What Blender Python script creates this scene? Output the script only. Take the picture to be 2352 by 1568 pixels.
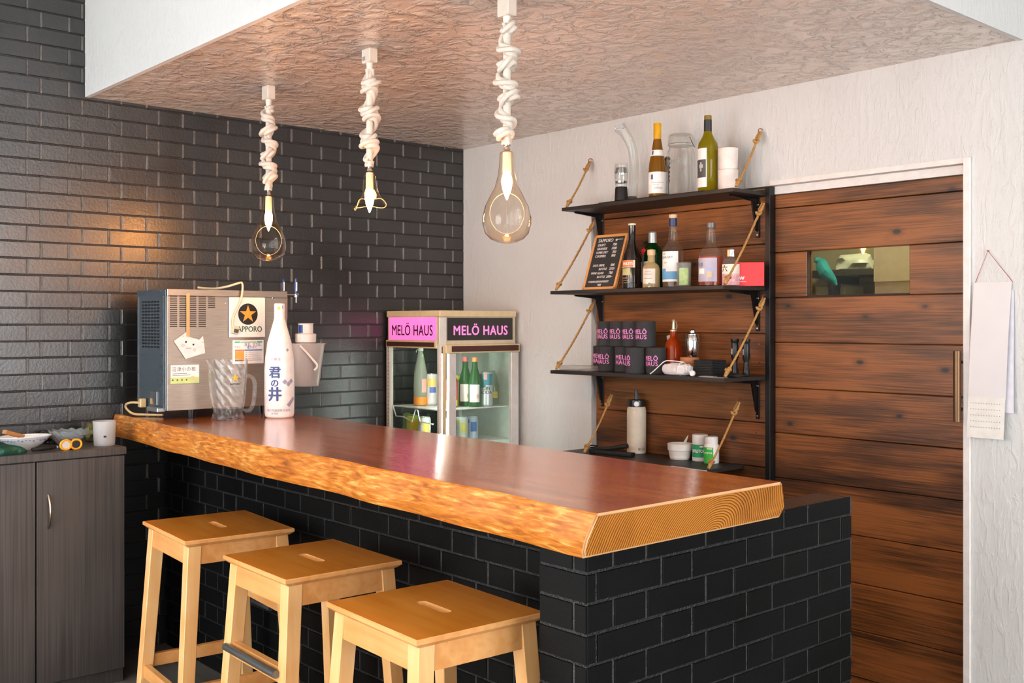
import bpy, bmesh, math, random
from mathutils import Vector, Matrix
R = math.radians; PI = math.pi
random.seed(7)
SC = bpy.context.scene; COL = SC.collection
for o in list(bpy.data.objects): bpy.data.objects.remove(o)

# ------------------------------------------------------------------ camera, light, exposure
cd = bpy.data.cameras.new('camera'); cam = bpy.data.objects.new('camera', cd); COL.objects.link(cam)
cam.location = (4.6148, -3.7153, 1.45); cam.rotation_euler = (R(90), 0, R(48.5))
cd.lens = 2410/2352*36; cd.sensor_width = 36; cd.shift_y = -41/2352; cd.clip_start = .02
SC.camera = cam
w = bpy.data.worlds.new('world'); SC.world = w; w.use_nodes = True
bg = w.node_tree.nodes['Background']; bg.inputs[0].default_value = (.95, .97, 1, 1); bg.inputs[1].default_value = 1.5
SC.view_settings.view_transform = 'Standard'; SC.view_settings.look = 'None'
SC.view_settings.gamma = 1; SC.view_settings.exposure = 1.36; SC.view_settings.use_curve_mapping = False
def area(name, loc, rot, sx, sy, power, col):
    l = bpy.data.lights.new(name, 'AREA'); l.shape = 'RECTANGLE'; l.size = sx; l.size_y = sy; l.energy = power; l.color = col
    o = bpy.data.objects.new(name, l); COL.objects.link(o); o.location = loc; o.rotation_euler = rot; return o
# daylight entering by the front windows (behind the photographer) and the window of the right-hand room side
area('daylight_front_a', (1.3, -5.05, 1.35), (R(90), 0, R(180)), 1.5, 2.3, 250, (.84, .945, 1))
area('daylight_front_b', (3.6, -5.05, 1.35), (R(90), 0, R(180)), 2.2, 2.3, 155, (.84, .945, 1))
area('daylight_front_c', (6.1, -5.05, 1.35), (R(90), 0, R(180)), 1.5, 2.3, 20, (.84, .945, 1))
area('daylight_side', (7.45, -1.6, 1.55), (R(90), 0, R(90)), 2.6, 2.0, 45, (.95, .98, 1))

# ------------------------------------------------------------------ picking helpers (where things stand in the room)
F = 2410; EX = (.6626, -.749); EY = (.749, .6626); KX, KY = -.275, 5.918
def ony(px, y):
    u = (px-1176)/F; d = (y+KX*EY[0]+KY*EY[1])/(u*EY[0]+EY[1]); return (u*d-KX)*EX[0]+(d-KY)*EX[1], d
def onx(px, x):
    u = (px-1176)/F; d = (x+KX*EX[0]+KY*EX[1])/(u*EX[0]+EX[1]); return (u*d-KX)*EY[0]+(d-KY)*EY[1], d
def onz(px, py, z):
    d = F*(1.45-z)/(py-743); u = (px-1176)/F
    return (u*d-KX)*EX[0]+(d-KY)*EX[1], (u*d-KX)*EY[0]+(d-KY)*EY[1], d
def ZZ(py, d): return 1.45+(743-py)*d/F

# ------------------------------------------------------------------ materials
def lin(h):
    h = h.lstrip('#'); c = [int(h[i:i+2], 16)/255 for i in (0, 2, 4)]
    return tuple((x/12.92 if x <= .04045 else ((x+.055)/1.055)**2.4) for x in c)+(1,)
MATS = {}
def base(name):
    m = bpy.data.materials.new(name); m.use_nodes = True; nt = m.node_tree
    return m, nt, nt.nodes['Principled BSDF']
def N(nt, t, **kw):
    n = nt.nodes.new(t)
    for k, v in kw.items():
        if k.startswith('i_'): n.inputs[k[2:].replace('_', ' ')].default_value = v
        else: setattr(n, k, v)
    return n
def mp(nt, scale=(1, 1, 1), rot=(0, 0, 0), loc=(0, 0, 0), gen='Object'):
    tc = N(nt, 'ShaderNodeTexCoord'); m = N(nt, 'ShaderNodeMapping')
    m.inputs['Scale'].default_value = scale; m.inputs['Rotation'].default_value = rot; m.inputs['Location'].default_value = loc
    nt.links.new(tc.outputs[gen], m.inputs['Vector']); return m
def ramp(nt, src, stops):
    r = N(nt, 'ShaderNodeValToRGB'); e = r.color_ramp.elements
    while len(e) > 1: e.remove(e[-1])
    e[0].position = stops[0][0]; e[0].color = stops[0][1]
    for p, c in stops[1:]:
        x = e.new(p); x.color = c
    nt.links.new(src, r.inputs[0]); return r
def bump(nt, b, src, strength, dist):
    n = N(nt, 'ShaderNodeBump'); n.inputs['Strength'].default_value = strength; n.inputs['Distance'].default_value = dist
    nt.links.new(src, n.inputs['Height']); nt.links.new(n.outputs[0], b.inputs['Normal']); return n
def plain(name, hexc, rough=.5, metal=0, var=.06, vs=30, bmp=0, bs=200, emis=0, coat=0, spec=.5):
    """procedural: colour with a faint noise variation, optional fine bump"""
    if name in MATS: return MATS[name]
    m, nt, b = base(name); c = lin(hexc)
    mpn = mp(nt); n = N(nt, 'ShaderNodeTexNoise'); n.inputs['Scale'].default_value = vs; n.inputs['Detail'].default_value = 3
    nt.links.new(mpn.outputs[0], n.inputs['Vector'])
    a = tuple(x*(1-var) for x in c[:3])+(1,); d = tuple(min(1, x*(1+var)) for x in c[:3])+(1,)
    r = ramp(nt, n.outputs['Fac'], [(.3, a), (.7, d)]); nt.links.new(r.outputs[0], b.inputs['Base Color'])
    b.inputs['Roughness'].default_value = rough; b.inputs['Metallic'].default_value = metal
    b.inputs['Coat Weight'].default_value = coat; b.inputs['Specular IOR Level'].default_value = spec
    if emis:
        nt.links.new(r.outputs[0], b.inputs['Emission Color']); b.inputs['Emission Strength'].default_value = emis
    if bmp:
        n2 = N(nt, 'ShaderNodeTexNoise'); n2.inputs['Scale'].default_value = bs; n2.inputs['Detail'].default_value = 4
        nt.links.new(mpn.outputs[0], n2.inputs['Vector']); bump(nt, b, n2.outputs['Fac'], bmp, .01)
    MATS[name] = m; return m
def glass(name, hexc='#ffffff', tint=.0, rough=.02, body=0.0, ior=1.45, bmp=0, bs=60):
    """thin clear glass: tinted transmission with fresnel reflection; body = share of milky diffuse"""
    if name in MATS: return MATS[name]
    m = bpy.data.materials.new(name); m.use_nodes = True; nt = m.node_tree; nt.nodes.clear()
    out = N(nt, 'ShaderNodeOutputMaterial'); c = lin(hexc)
    tr = N(nt, 'ShaderNodeBsdfTransparent'); tr.inputs[0].default_value = tuple(1-tint*(1-x) for x in c[:3])+(1,)
    gl = N(nt, 'ShaderNodeBsdfGlossy'); gl.inputs['Roughness'].default_value = rough
    fr = N(nt, 'ShaderNodeLayerWeight'); fr.inputs['Blend'].default_value = .5
    pw = N(nt, 'ShaderNodeMath', operation='POWER'); nt.links.new(fr.outputs['Facing'], pw.inputs[0]); pw.inputs[1].default_value = 3.0
    mx = N(nt, 'ShaderNodeMixShader'); nt.links.new(tr.outputs[0], mx.inputs[1]); nt.links.new(gl.outputs[0], mx.inputs[2])
    ad = N(nt, 'ShaderNodeMath', operation='MULTIPLY_ADD'); ad.inputs[1].default_value = .95; ad.inputs[2].default_value = ((ior-1)/(ior+1))**2
    nt.links.new(pw.outputs[0], ad.inputs[0]); nt.links.new(ad.outputs[0], mx.inputs[0])
    last = mx
    if bmp:
        n2 = N(nt, 'ShaderNodeTexWave'); n2.inputs['Scale'].default_value = bs; n2.bands_direction = 'DIAGONAL'; n2.inputs['Distortion'].default_value = 1
        mpn = mp(nt); nt.links.new(mpn.outputs[0], n2.inputs['Vector'])
        bn = N(nt, 'ShaderNodeBump'); bn.inputs['Strength'].default_value = bmp; bn.inputs['Distance'].default_value = .004
        nt.links.new(n2.outputs['Fac'], bn.inputs['Height']); nt.links.new(bn.outputs[0], gl.inputs['Normal']); nt.links.new(bn.outputs[0], fr.inputs['Normal'])
    if body:
        df = N(nt, 'ShaderNodeBsdfDiffuse'); df.inputs[0].default_value = c
        tl = N(nt, 'ShaderNodeBsdfTranslucent'); tl.inputs[0].default_value = c
        m2 = N(nt, 'ShaderNodeMixShader'); m2.inputs[0].default_value = .4
        nt.links.new(df.outputs[0], m2.inputs[1]); nt.links.new(tl.outputs[0], m2.inputs[2])
        m3 = N(nt, 'ShaderNodeMixShader'); m3.inputs[0].default_value = body
        nt.links.new(mx.outputs[0], m3.inputs[1]); nt.links.new(m2.outputs[0], m3.inputs[2]); last = m3
    nt.links.new(last.outputs[0], out.inputs[0]); MATS[name] = m; return m
def emit(name, hexc, s):
    if name in MATS: return MATS[name]
    m, nt, b = base(name); b.inputs['Base Color'].default_value = lin(hexc); b.inputs['Emission Color'].default_value = lin(hexc)
    b.inputs['Emission Strength'].default_value = s; MATS[name] = m; return m

def mat_brick(name='black_glazed_brick', r0=.30, r1=.39, spec=.5, c0='#100f0e', c1='#1a1817'):
    m, nt, b = base(name); mpn = mp(nt)
    n = N(nt, 'ShaderNodeTexNoise'); n.inputs['Scale'].default_value = 3; n.inputs['Detail'].default_value = 5; nt.links.new(mpn.outputs[0], n.inputs['Vector'])
    r = ramp(nt, n.outputs['Fac'], [(.3, lin(c0)), (.7, lin(c1))]); nt.links.new(r.outputs[0], b.inputs['Base Color'])
    r2 = ramp(nt, n.outputs['Fac'], [(.3, (r0,)*3+(1,)), (.7, (r1,)*3+(1,))]); nt.links.new(r2.outputs[0], b.inputs['Roughness'])
    n2 = N(nt, 'ShaderNodeTexNoise'); n2.inputs['Scale'].default_value = 90; n2.inputs['Detail'].default_value = 3; nt.links.new(mpn.outputs[0], n2.inputs['Vector'])
    bump(nt, b, n2.outputs['Fac'], .18, .004); b.inputs['Specular IOR Level'].default_value = spec
    return m
def mat_stucco(name, c1, c2, rough, strength, flat=False, dist=.006, sc=(1, 1, .35), clear=0):
    m, nt, b = base(name); mpn = mp(nt, scale=sc)
    n = N(nt, 'ShaderNodeTexNoise'); n.inputs['Scale'].default_value = 42 if not flat else 15; n.inputs['Detail'].default_value = 6; n.inputs['Roughness'].default_value = .55; n.inputs['Distortion'].default_value = .6
    nt.links.new(mpn.outputs[0], n.inputs['Vector'])
    r = ramp(nt, n.outputs['Fac'], [(.35, (0, 0, 0, 1)), (.5, (.25, .25, .25, 1)), (.62, (1, 1, 1, 1))] if not flat else [(.40, (.1,)*3+(1,)), (.50, (.2, .2, .2, 1)), (.54, (.75,)*3+(1,)), (.62, (.9, .9, .9, 1))])
    big = N(nt, 'ShaderNodeTexNoise'); big.inputs['Scale'].default_value = 1.6; nt.links.new(mpn.outputs[0], big.inputs['Vector'])
    cr = ramp(nt, big.outputs['Fac'], [(.3, lin(c1)), (.7, lin(c2))]); nt.links.new(cr.outputs[0], b.inputs['Base Color'])
    b.inputs['Roughness'].default_value = rough; b.inputs['Coat Weight'].default_value = clear; b.inputs['Coat Roughness'].default_value = .12
    bn = bump(nt, b, r.outputs[0], strength, dist)
    if clear: nt.links.new(bn.outputs[0], b.inputs['Coat Normal'])
    return m
def mat_plank():
    m, nt, b = base('stained_cedar_planks')
    mpn = mp(nt, scale=(.55, 1, 9)); n = N(nt, 'ShaderNodeTexNoise'); n.inputs['Scale'].default_value = 3.2; n.inputs['Detail'].default_value = 7; n.inputs['Distortion'].default_value = .35
    nt.links.new(mpn.outputs[0], n.inputs['Vector'])
    fine = mp(nt, scale=(1.1, 1, 48)); n3 = N(nt, 'ShaderNodeTexNoise'); n3.inputs['Scale'].default_value = 4; n3.inputs['Detail'].default_value = 4; nt.links.new(fine.outputs[0], n3.inputs['Vector'])
    # per-board tone
    tc = N(nt, 'ShaderNodeTexCoord'); sp = N(nt, 'ShaderNodeSeparateXYZ'); nt.links.new(tc.outputs['Object'], sp.inputs[0])
    dv = N(nt, 'ShaderNodeMath', operation='DIVIDE'); dv.inputs[1].default_value = .1875; nt.links.new(sp.outputs['Z'], dv.inputs[0])
    fl = N(nt, 'ShaderNodeMath', operation='FLOOR'); nt.links.new(dv.outputs[0], fl.inputs[0])
    fc = N(nt, 'ShaderNodeMath', operation='FRACT'); nt.links.new(dv.outputs[0], fc.inputs[0])
    wn = N(nt, 'ShaderNodeTexWhiteNoise', noise_dimensions='1D'); nt.links.new(fl.outputs[0], wn.inputs['W'])
    big = mp(nt, scale=(.8, 1, 3.6)); nb = N(nt, 'ShaderNodeTexNoise'); nb.inputs['Scale'].default_value = 2.2; nb.inputs['Detail'].default_value = 3; nt.links.new(big.outputs[0], nb.inputs['Vector'])
    a1 = N(nt, 'ShaderNodeMath', operation='MULTIPLY_ADD'); a1.inputs[1].default_value = .22; nt.links.new(wn.outputs['Value'], a1.inputs[0])
    a2 = N(nt, 'ShaderNodeMath', operation='MULTIPLY_ADD'); a2.inputs[1].default_value = .44; nt.links.new(n.outputs['Fac'], a2.inputs[0]); nt.links.new(a1.outputs[0], a2.inputs[2])
    nt.links.new(nb.outputs['Fac'], a1.inputs[2])
    a3 = N(nt, 'ShaderNodeMath', operation='MULTIPLY_ADD'); a3.inputs[1].default_value = .85; nt.links.new(n3.outputs['Fac'], a3.inputs[0]); nt.links.new(a2.outputs[0], a3.inputs[2])
    cr = ramp(nt, a3.outputs[0], [(.72, lin('#3a1c0e')), (.98, lin('#5e2d15')), (1.0, lin('#6d3517'))])
    sc = N(nt, 'ShaderNodeMath', operation='MULTIPLY'); sc.inputs[1].default_value = .69; nt.links.new(a3.outputs[0], sc.inputs[0])
    cr = ramp(nt, sc.outputs[0], [(.60, lin('#2a1609')), (.78, lin('#553014')), (.98, lin('#8c5226'))])
    # knots
    km = mp(nt, scale=(2.6, 1, 4.6)); vo = N(nt, 'ShaderNodeTexVoronoi'); vo.inputs['Scale'].default_value = 2.1; nt.links.new(km.outputs[0], vo.inputs['Vector'])
    kr = ramp(nt, vo.outputs['Distance'], [(.0, (1, 1, 1, 1)), (.07, (.95, .95, .95, 1)), (.12, (.3,)*3+(1,)), (.24, (0, 0, 0, 1))])
    mx = N(nt, 'ShaderNodeMix', data_type='RGBA'); nt.links.new(kr.outputs[0], mx.inputs['Factor']); nt.links.new(cr.outputs[0], mx.inputs['A']); mx.inputs['B'].default_value = lin('#1f1511')
    nt.links.new(mx.outputs['Result'], b.inputs['Base Color']); b.inputs['Roughness'].default_value = .42
    bump(nt, b, n3.outputs['Fac'], .25, .004); return m
def mat_grain(name, cols, axis, rough=.4, fs=60, bs=2.0, coat=0.0, sc=4.0, knots=None, bmp=.05):
    """wood with the grain along axis 0/1/2"""
    m, nt, b = base(name); s = [fs/8]*3; s[axis] = .6
    mpn = mp(nt, scale=tuple(s)); n = N(nt, 'ShaderNodeTexNoise'); n.inputs['Scale'].default_value = sc; n.inputs['Detail'].default_value = 6; n.inputs['Distortion'].default_value = .3; nt.links.new(mpn.outputs[0], n.inputs['Vector'])
    m2 = mp(nt); nb = N(nt, 'ShaderNodeTexNoise'); nb.inputs['Scale'].default_value = bs; nb.inputs['Detail'].default_value = 2; nt.links.new(m2.outputs[0], nb.inputs['Vector'])
    ad = N(nt, 'ShaderNodeMath', operation='ADD'); nt.links.new(n.outputs['Fac'], ad.inputs[0]); nt.links.new(nb.outputs['Fac'], ad.inputs[1])
    hf = N(nt, 'ShaderNodeMath', operation='MULTIPLY'); hf.inputs[1].default_value = .5; nt.links.new(ad.outputs[0], hf.inputs[0])
    k = len(cols); cr = ramp(nt, hf.outputs[0], [(.36+.28*i/(k-1), lin(c)) for i, c in enumerate(cols)])
    nt.links.new(cr.outputs[0], b.inputs['Base Color']); b.inputs['Roughness'].default_value = rough; b.inputs['Coat Weight'].default_value = coat; b.inputs['Coat Roughness'].default_value = .08
    bump(nt, b, n.outputs['Fac'], bmp, .003); return m
def mat_liveedge():
    m, nt, b = base('live_edge_wood'); mpn = mp(nt, scale=(4.5, 18, 34))
    n = N(nt, 'ShaderNodeTexNoise'); n.inputs['Scale'].default_value = 3.6; n.inputs['Detail'].default_value = 8; n.inputs['Distortion'].default_value = .5; nt.links.new(mpn.outputs[0], n.inputs['Vector'])
    m2 = mp(nt); nb = N(nt, 'ShaderNodeTexNoise'); nb.inputs['Scale'].default_value = 5; nb.inputs['Detail'].default_value = 3; nt.links.new(m2.outputs[0], nb.inputs['Vector'])
    ad = N(nt, 'ShaderNodeMath', operation='MULTIPLY_ADD'); ad.inputs[1].default_value = .45; nt.links.new(nb.outputs['Fac'], ad.inputs[0]); nt.links.new(n.outputs['Fac'], ad.inputs[2])
    cr = ramp(nt, ad.outputs[0], [(.45, lin('#8a4512')), (.66, lin('#bd6a20')), (.8, lin('#d58432')), (.97, lin('#eeb263'))])
    nt.links.new(cr.outputs[0], b.inputs['Base Color']); b.inputs['Roughness'].default_value = .38; b.inputs['Coat Weight'].default_value = .4; b.inputs['Coat Roughness'].default_value = .15
    bump(nt, b, n.outputs['Fac'], .3, .005); return m
def mat_endgrain():
    m, nt, b = base('end_grain_wood'); mpn = mp(nt, loc=(0, 1.705, -.955+1.0))
    mpn.inputs['Location'].default_value = (0, 1.70, -1.18)
    mpn.inputs['Scale'].default_value = (.0, 1, 1.25)
    wv = N(nt, 'ShaderNodeTexWave', wave_type='RINGS', rings_direction='X', wave_profile='SAW'); wv.inputs['Scale'].default_value = 40; wv.inputs['Distortion'].default_value = 3.5; wv.inputs['Detail'].default_value = 2; wv.inputs['Detail Scale'].default_value = .35
    nt.links.new(mpn.outputs[0], wv.inputs['Vector'])
    m2 = mp(nt); nb = N(nt, 'ShaderNodeTexNoise'); nb.inputs['Scale'].default_value = 7; nb.inputs['Detail'].default_value = 4; nt.links.new(m2.outputs[0], nb.inputs['Vector'])
    cr = ramp(nt, wv.outputs['Fac'], [(0, lin('#dc9640')), (.5, lin('#cc7f2a')), (.85, lin('#7a3a0c')), (1, lin('#6b300a'))])
    mx = N(nt, 'ShaderNodeMix', data_type='RGBA', blend_type='MULTIPLY'); mx.inputs['Factor'].default_value = .7
    c2 = ramp(nt, nb.outputs['Fac'], [(.35, (.62, .55, .5, 1)), (.6, (1, 1, 1, 1))]); nt.links.new(cr.outputs[0], mx.inputs['A']); nt.links.new(c2.outputs[0], mx.inputs['B'])
    nt.links.new(mx.outputs['Result'], b.inputs['Base Color']); b.inputs['Roughness'].default_value = .3; b.inputs['Coat Weight'].default_value = .3; b.inputs['Coat Roughness'].default_value = .12
    return m
def mat_top():
    m, nt, b = base('varnished_counter_top'); mpn = mp(nt, scale=(.5, 6, 6))
    n = N(nt, 'ShaderNodeTexNoise'); n.inputs['Scale'].default_value = 4.5; n.inputs['Detail'].default_value = 8; n.inputs['Distortion'].default_value = .8; nt.links.new(mpn.outputs[0], n.inputs['Vector'])
    cr = ramp(nt, n.outputs['Fac'], [(.3, lin('#a34a12')), (.48, lin('#cc661a')), (.62, lin('#e08027')), (.75, lin('#ec9a3c'))])
    nt.links.new(cr.outputs[0], b.inputs['Base Color']); b.inputs['Roughness'].default_value = .16; b.inputs['Coat Weight'].default_value = 1; b.inputs['Coat Roughness'].default_value = .04
    b.inputs['Specular IOR Level'].default_value = .3; b.inputs['Coat IOR'].default_value = 1.75
    f = mp(nt, scale=(2.5, 30, 6)); n2 = N(nt, 'ShaderNodeTexNoise'); n2.inputs['Scale'].default_value = 9; n2.inputs['Detail'].default_value = 4; nt.links.new(f.outputs[0], n2.inputs['Vector'])
    bn = bump(nt, b, n2.outputs['Fac'], .35, .0014); nt.links.new(bn.outputs[0], b.inputs['Coat Normal']); return m
def mat_vgrain():
    return mat_grain('dark_laminate', ['#2f2a27', '#403936', '#544b46'], 2, rough=.45, fs=420, bs=1.2, sc=3, bmp=.02)

BRICK = mat_brick(spec=1.0); BRICKM = mat_brick('black_painted_brick', .5, .6, .14, '#050505', '#0b0b0b')
STUCCO = mat_stucco('white_stucco', '#cfcdca', '#d2d0cd', .5, .32, dist=.005)
CEIL = mat_stucco('glossy_ceiling_stucco', '#d6c3b4', '#dccdc1', .24, 1.0, flat=True, dist=.022, sc=(1, 1, 1), clear=.7)
PLANK = mat_plank(); EDGE = mat_liveedge(); ENDG = mat_endgrain(); TOP = mat_top(); LAM = mat_vgrain()
BEECH = mat_grain('honey_beech_seat', ['#bc6d1c', '#cc7f28', '#d68c38'], 0, rough=.3, fs=60, bs=5, coat=.35)
BEECHV = mat_grain('pale_beech_leg', ['#e5a562', '#efb777', '#f5c48b'], 2, rough=.38, fs=60, bs=6, coat=.15)
BEECHE = mat_grain('pale_beech_rail', ['#d68f4c', '#e2a05e', '#eab072'], 0, rough=.38, fs=60, bs=6, coat=.15)
BLACKW = mat_grain('black_stained_board', ['#171412', '#241f1c', '#332c27'], 0, rough=.5, fs=160, bs=3)
WHITE = plain('white_painted_wood', '#e0d9d4', .45)
STEEL = None
def mat_steel():
    m, nt, b = base('brushed_stainless'); mpn = mp(nt, scale=(4, 4, 220)); n = N(nt, 'ShaderNodeTexNoise'); n.inputs['Scale'].default_value = 3; n.inputs['Detail'].default_value = 3; nt.links.new(mpn.outputs[0], n.inputs['Vector'])
    cr = ramp(nt, n.outputs['Fac'], [(.3, lin('#a49587')), (.7, lin('#bcaea0'))]); nt.links.new(cr.outputs[0], b.inputs['Base Color'])
    b.inputs['Metallic'].default_value = .9; b.inputs['Roughness'].default_value = .34; bump(nt, b, n.outputs['Fac'], .03, .002); return m
STEEL = mat_steel()
CHROME = plain('chrome', '#d8d8d8', .12, 1, var=.02)
BLKM = plain('black_metal', '#0d0d0e', .35, .3)
ROPEW = plain('cotton_rope', '#d9cdbf', .85, bmp=.3, bs=400)
JUTE = plain('jute_rope', '#b98a4e', .8, bmp=.4, bs=500, var=.2, vs=120)
COPPER = plain('copper_wire', '#b5674a', .3, .9)
INK = plain('black_ink', '#141416', .6); WHITEP = plain('white_paper', '#eeeae6', .6); CHALK = plain('chalk', '#dedad4', .9)
GLASS = glass('clear_glass', '#eef4f2', .25); GREENG = None

# ------------------------------------------------------------------ mesh helpers
class MB:
    """collects shapes into one mesh"""
    def __init__(s): s.bm = bmesh.new()
    def _mark(s): s.n = len(s.bm.verts)
    def xf(s, vs, M):
        if M is not None:
            for v in vs: v.co = M @ v.co
    def box(s, a, b, bev=0, M=None, mi=0, seg=1):
        t = bmesh.new(); bmesh.ops.create_cube(t, size=1)
        for v in t.verts: v.co = Vector(((a[0]+b[0])/2+v.co.x*(b[0]-a[0]), (a[1]+b[1])/2+v.co.y*(b[1]-a[1]), (a[2]+b[2])/2+v.co.z*(b[2]-a[2])))
        if bev: bmesh.ops.bevel(t, geom=list(t.edges), offset=bev, segments=seg, affect='EDGES', profile=.6)
        s._merge(t, M, mi); return s
    def _merge(s, t, M, mi):
        if M is not None:
            for v in t.verts: v.co = M @ v.co
            if M.determinant() < 0: bmesh.ops.reverse_faces(t, faces=list(t.faces))
        mp_ = {v: s.bm.verts.new(v.co) for v in t.verts}
        for f in t.faces:
            try:
                g = s.bm.faces.new([mp_[v] for v in f.verts]); g.material_index = f.material_index or mi
            except ValueError: pass
        t.free()
    def lathe(s, prof, seg=28, M=None, mi=0, cap0=True, cap1=True, sx=1, sy=1):
        t = bmesh.new(); rings = []
        for r, z in prof:
            rings.append([t.verts.new((r*sx*math.cos(2*PI*i/seg), r*sy*math.sin(2*PI*i/seg), z)) for i in range(seg)])
        for a, b in zip(rings, rings[1:]):
            for i in range(seg): t.faces.new((a[i], a[(i+1) % seg], b[(i+1) % seg], b[i]))
        if cap0 and prof[0][0] > 1e-5: t.faces.new(rings[0][::-1])
        if cap1 and prof[-1][0] > 1e-5: t.faces.new(rings[-1])
        bmesh.ops.remove_doubles(t, verts=list(t.verts), dist=1e-6)
        s._merge(t, M, mi); return s
    def tube(s, pts, r, seg=8, lobes=0, twist=0, closed=False, mi=0, depth=.28, M=None):
        pts = [Vector(p) for p in pts]; n = len(pts); t = bmesh.new(); rings = []
        up = Vector((0, 0, 1)); prev = None; L = 0
        for i, p in enumerate(pts):
            if closed: tan = (pts[(i+1) % n]-pts[i-1])
            else: tan = pts[min(i+1, n-1)]-pts[max(i-1, 0)]
            if tan.length < 1e-9: tan = Vector((0, 0, 1))
            tan.normalize()
            if prev is None:
                a = up if abs(tan.z) < .9 else Vector((1, 0, 0)); u = tan.cross(a).normalized()
            else: u = (prev-tan*prev.dot(tan)); u = u.normalized() if u.length > 1e-6 else prev
            prev = u; v = tan.cross(u)
            if i: L += (p-pts[i-1]).length
            rr = r[i] if isinstance(r, (list, tuple)) else r; ring = []
            for k in range(seg):
                a = 2*PI*k/seg; q = rr
                if lobes: q = rr*(1-depth*(.5-.5*math.cos(lobes*(a+twist*L)))**2)
                ring.append(t.verts.new(p+u*q*math.cos(a)+v*q*math.sin(a)))
            rings.append(ring)
        m = len(rings)
        for i in range(m if closed else m-1):
            a, b = rings[i], rings[(i+1) % m]
            for k in range(seg): t.faces.new((a[k], a[(k+1) % seg], b[(k+1) % seg], b[k]))
        if not closed: t.faces.new(rings[0][::-1]); t.faces.new(rings[-1])
        s._merge(t, M, mi); return s
    def prism(s, pts2, a, b, axis='y', M=None, mi=0):
        """polygon pts2 in the plane across axis, extruded a..b"""
        t = bmesh.new(); f = {'y': lambda p, h: (p[0], h, p[1]), 'z': lambda p, h: (p[0], p[1], h), 'x': lambda p, h: (h, p[0], p[1])}[axis]
        A = [t.verts.new(f(p, a)) for p in pts2]; B = [t.verts.new(f(p, b)) for p in pts2]; n = len(A)
        t.faces.new(A); t.faces.new(B[::-1])
        for i in range(n): t.faces.new((A[i], B[i], B[(i+1) % n], A[(i+1) % n]))
        bmesh.ops.recalc_face_normals(t, faces=list(t.faces)); s._merge(t, M, mi); return s
    def build(s, name, mats, parent=None, smooth=35):
        me = bpy.data.meshes.new(name); s.bm.to_mesh(me); s.bm.free()
        for m in (mats if isinstance(mats, (list, tuple)) else [mats]): me.materials.append(m)
        if smooth:
            for p in me.polygons: p.use_smooth = True
            me.set_sharp_from_angle(angle=R(smooth))
        o = bpy.data.objects.new(name, me); COL.objects.link(o)
        if parent is not None: o.parent = parent
        return o
def T(x=0, y=0, z=0): return Matrix.Translation((x, y, z))
def RZ(a): return Matrix.Rotation(a, 4, 'Z')
def RX(a): return Matrix.Rotation(a, 4, 'X')
def RY(a): return Matrix.Rotation(a, 4, 'Y')
def tag(o, label=None, cat=None, group=None, kind=None):
    if label: o['label'] = label
    if cat: o['category'] = cat
    if group: o['group'] = group
    if kind: o['kind'] = kind
    return o
def thing(name, label, cat, loc=(0, 0, 0), rz=0, group=None):
    o = bpy.data.objects.new(name, None); COL.objects.link(o); o.location = loc; o.rotation_euler = (0, 0, rz)
    o.empty_display_size = .05
    return tag(o, label, cat, group)
def struct(o): o['kind'] = 'structure'; return o
def copy_tree(o, parent=None):
    c = o.copy(); COL.objects.link(c)
    if parent is not None: c.parent = parent
    for ch in [x for x in bpy.data.objects if x.parent == o and x is not c]: copy_tree(ch, c)
    return c
_tc = {}
def text_bm(body, size, align='CENTER', off=0.0, sx=1.0, ext=.0004, shear=0, space=1.0):
    cu = bpy.data.curves.new('t', 'FONT'); cu.body = body; cu.size = size; cu.align_x = align; cu.align_y = 'CENTER'
    cu.extrude = ext; cu.shear = shear; cu.space_character = space; cu.resolution_u = 3
    o = bpy.data.objects.new('t', cu); COL.objects.link(o)
    bpy.context.view_layer.update()
    me = bpy.data.meshes.new_from_object(o.evaluated_get(bpy.context.evaluated_depsgraph_get()))
    t = bmesh.new(); t.from_mesh(me)
    bpy.data.objects.remove(o); bpy.data.curves.remove(cu); bpy.data.meshes.remove(me)
    if off:
        src = t.copy(); k = off*1.3
        for dx, dy in ((k, 0), (-k, 0), (0, k*.7), (0, -k*.7)):
            mp_ = {v: t.verts.new((v.co.x+dx, v.co.y+dy, v.co.z+random.uniform(0, .00004))) for v in src.verts}
            for f in src.faces: t.faces.new([mp_[v] for v in f.verts])
        src.free()
    for v in t.verts: v.co.x *= sx
    return t
def add_text(mb, body, size, M, mi=0, **kw):
    """text in the local XY plane moved by M"""
    mb._merge(text_bm(body, size, **kw), M, mi)
FY = RX(R(90))                       # text facing -Y (reads left to right along +X)
FX = RZ(R(90)) @ RX(R(90))           # text facing +X (reads along +Y)
def wrap_text(mb, body, size, r, z, ang, mi=0, **kw):
    """text bent round a vertical cylinder, centred on angle ang"""
    t = text_bm(body, size, **kw)
    xs = [v.co.x for v in t.verts]; step = r*.12; x = min(xs)+step
    while x < max(xs):
        bmesh.ops.bisect_plane(t, geom=list(t.verts)+list(t.edges)+list(t.faces), plane_co=(x, 0, 0), plane_no=(1, 0, 0)); x += step
    for v in t.verts:
        a = ang+v.co.x/r; rr = r+.0006+v.co.z; v.co = Vector((rr*math.cos(a), rr*math.sin(a), z+v.co.y))
    mb._merge(t, None, mi)
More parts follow.
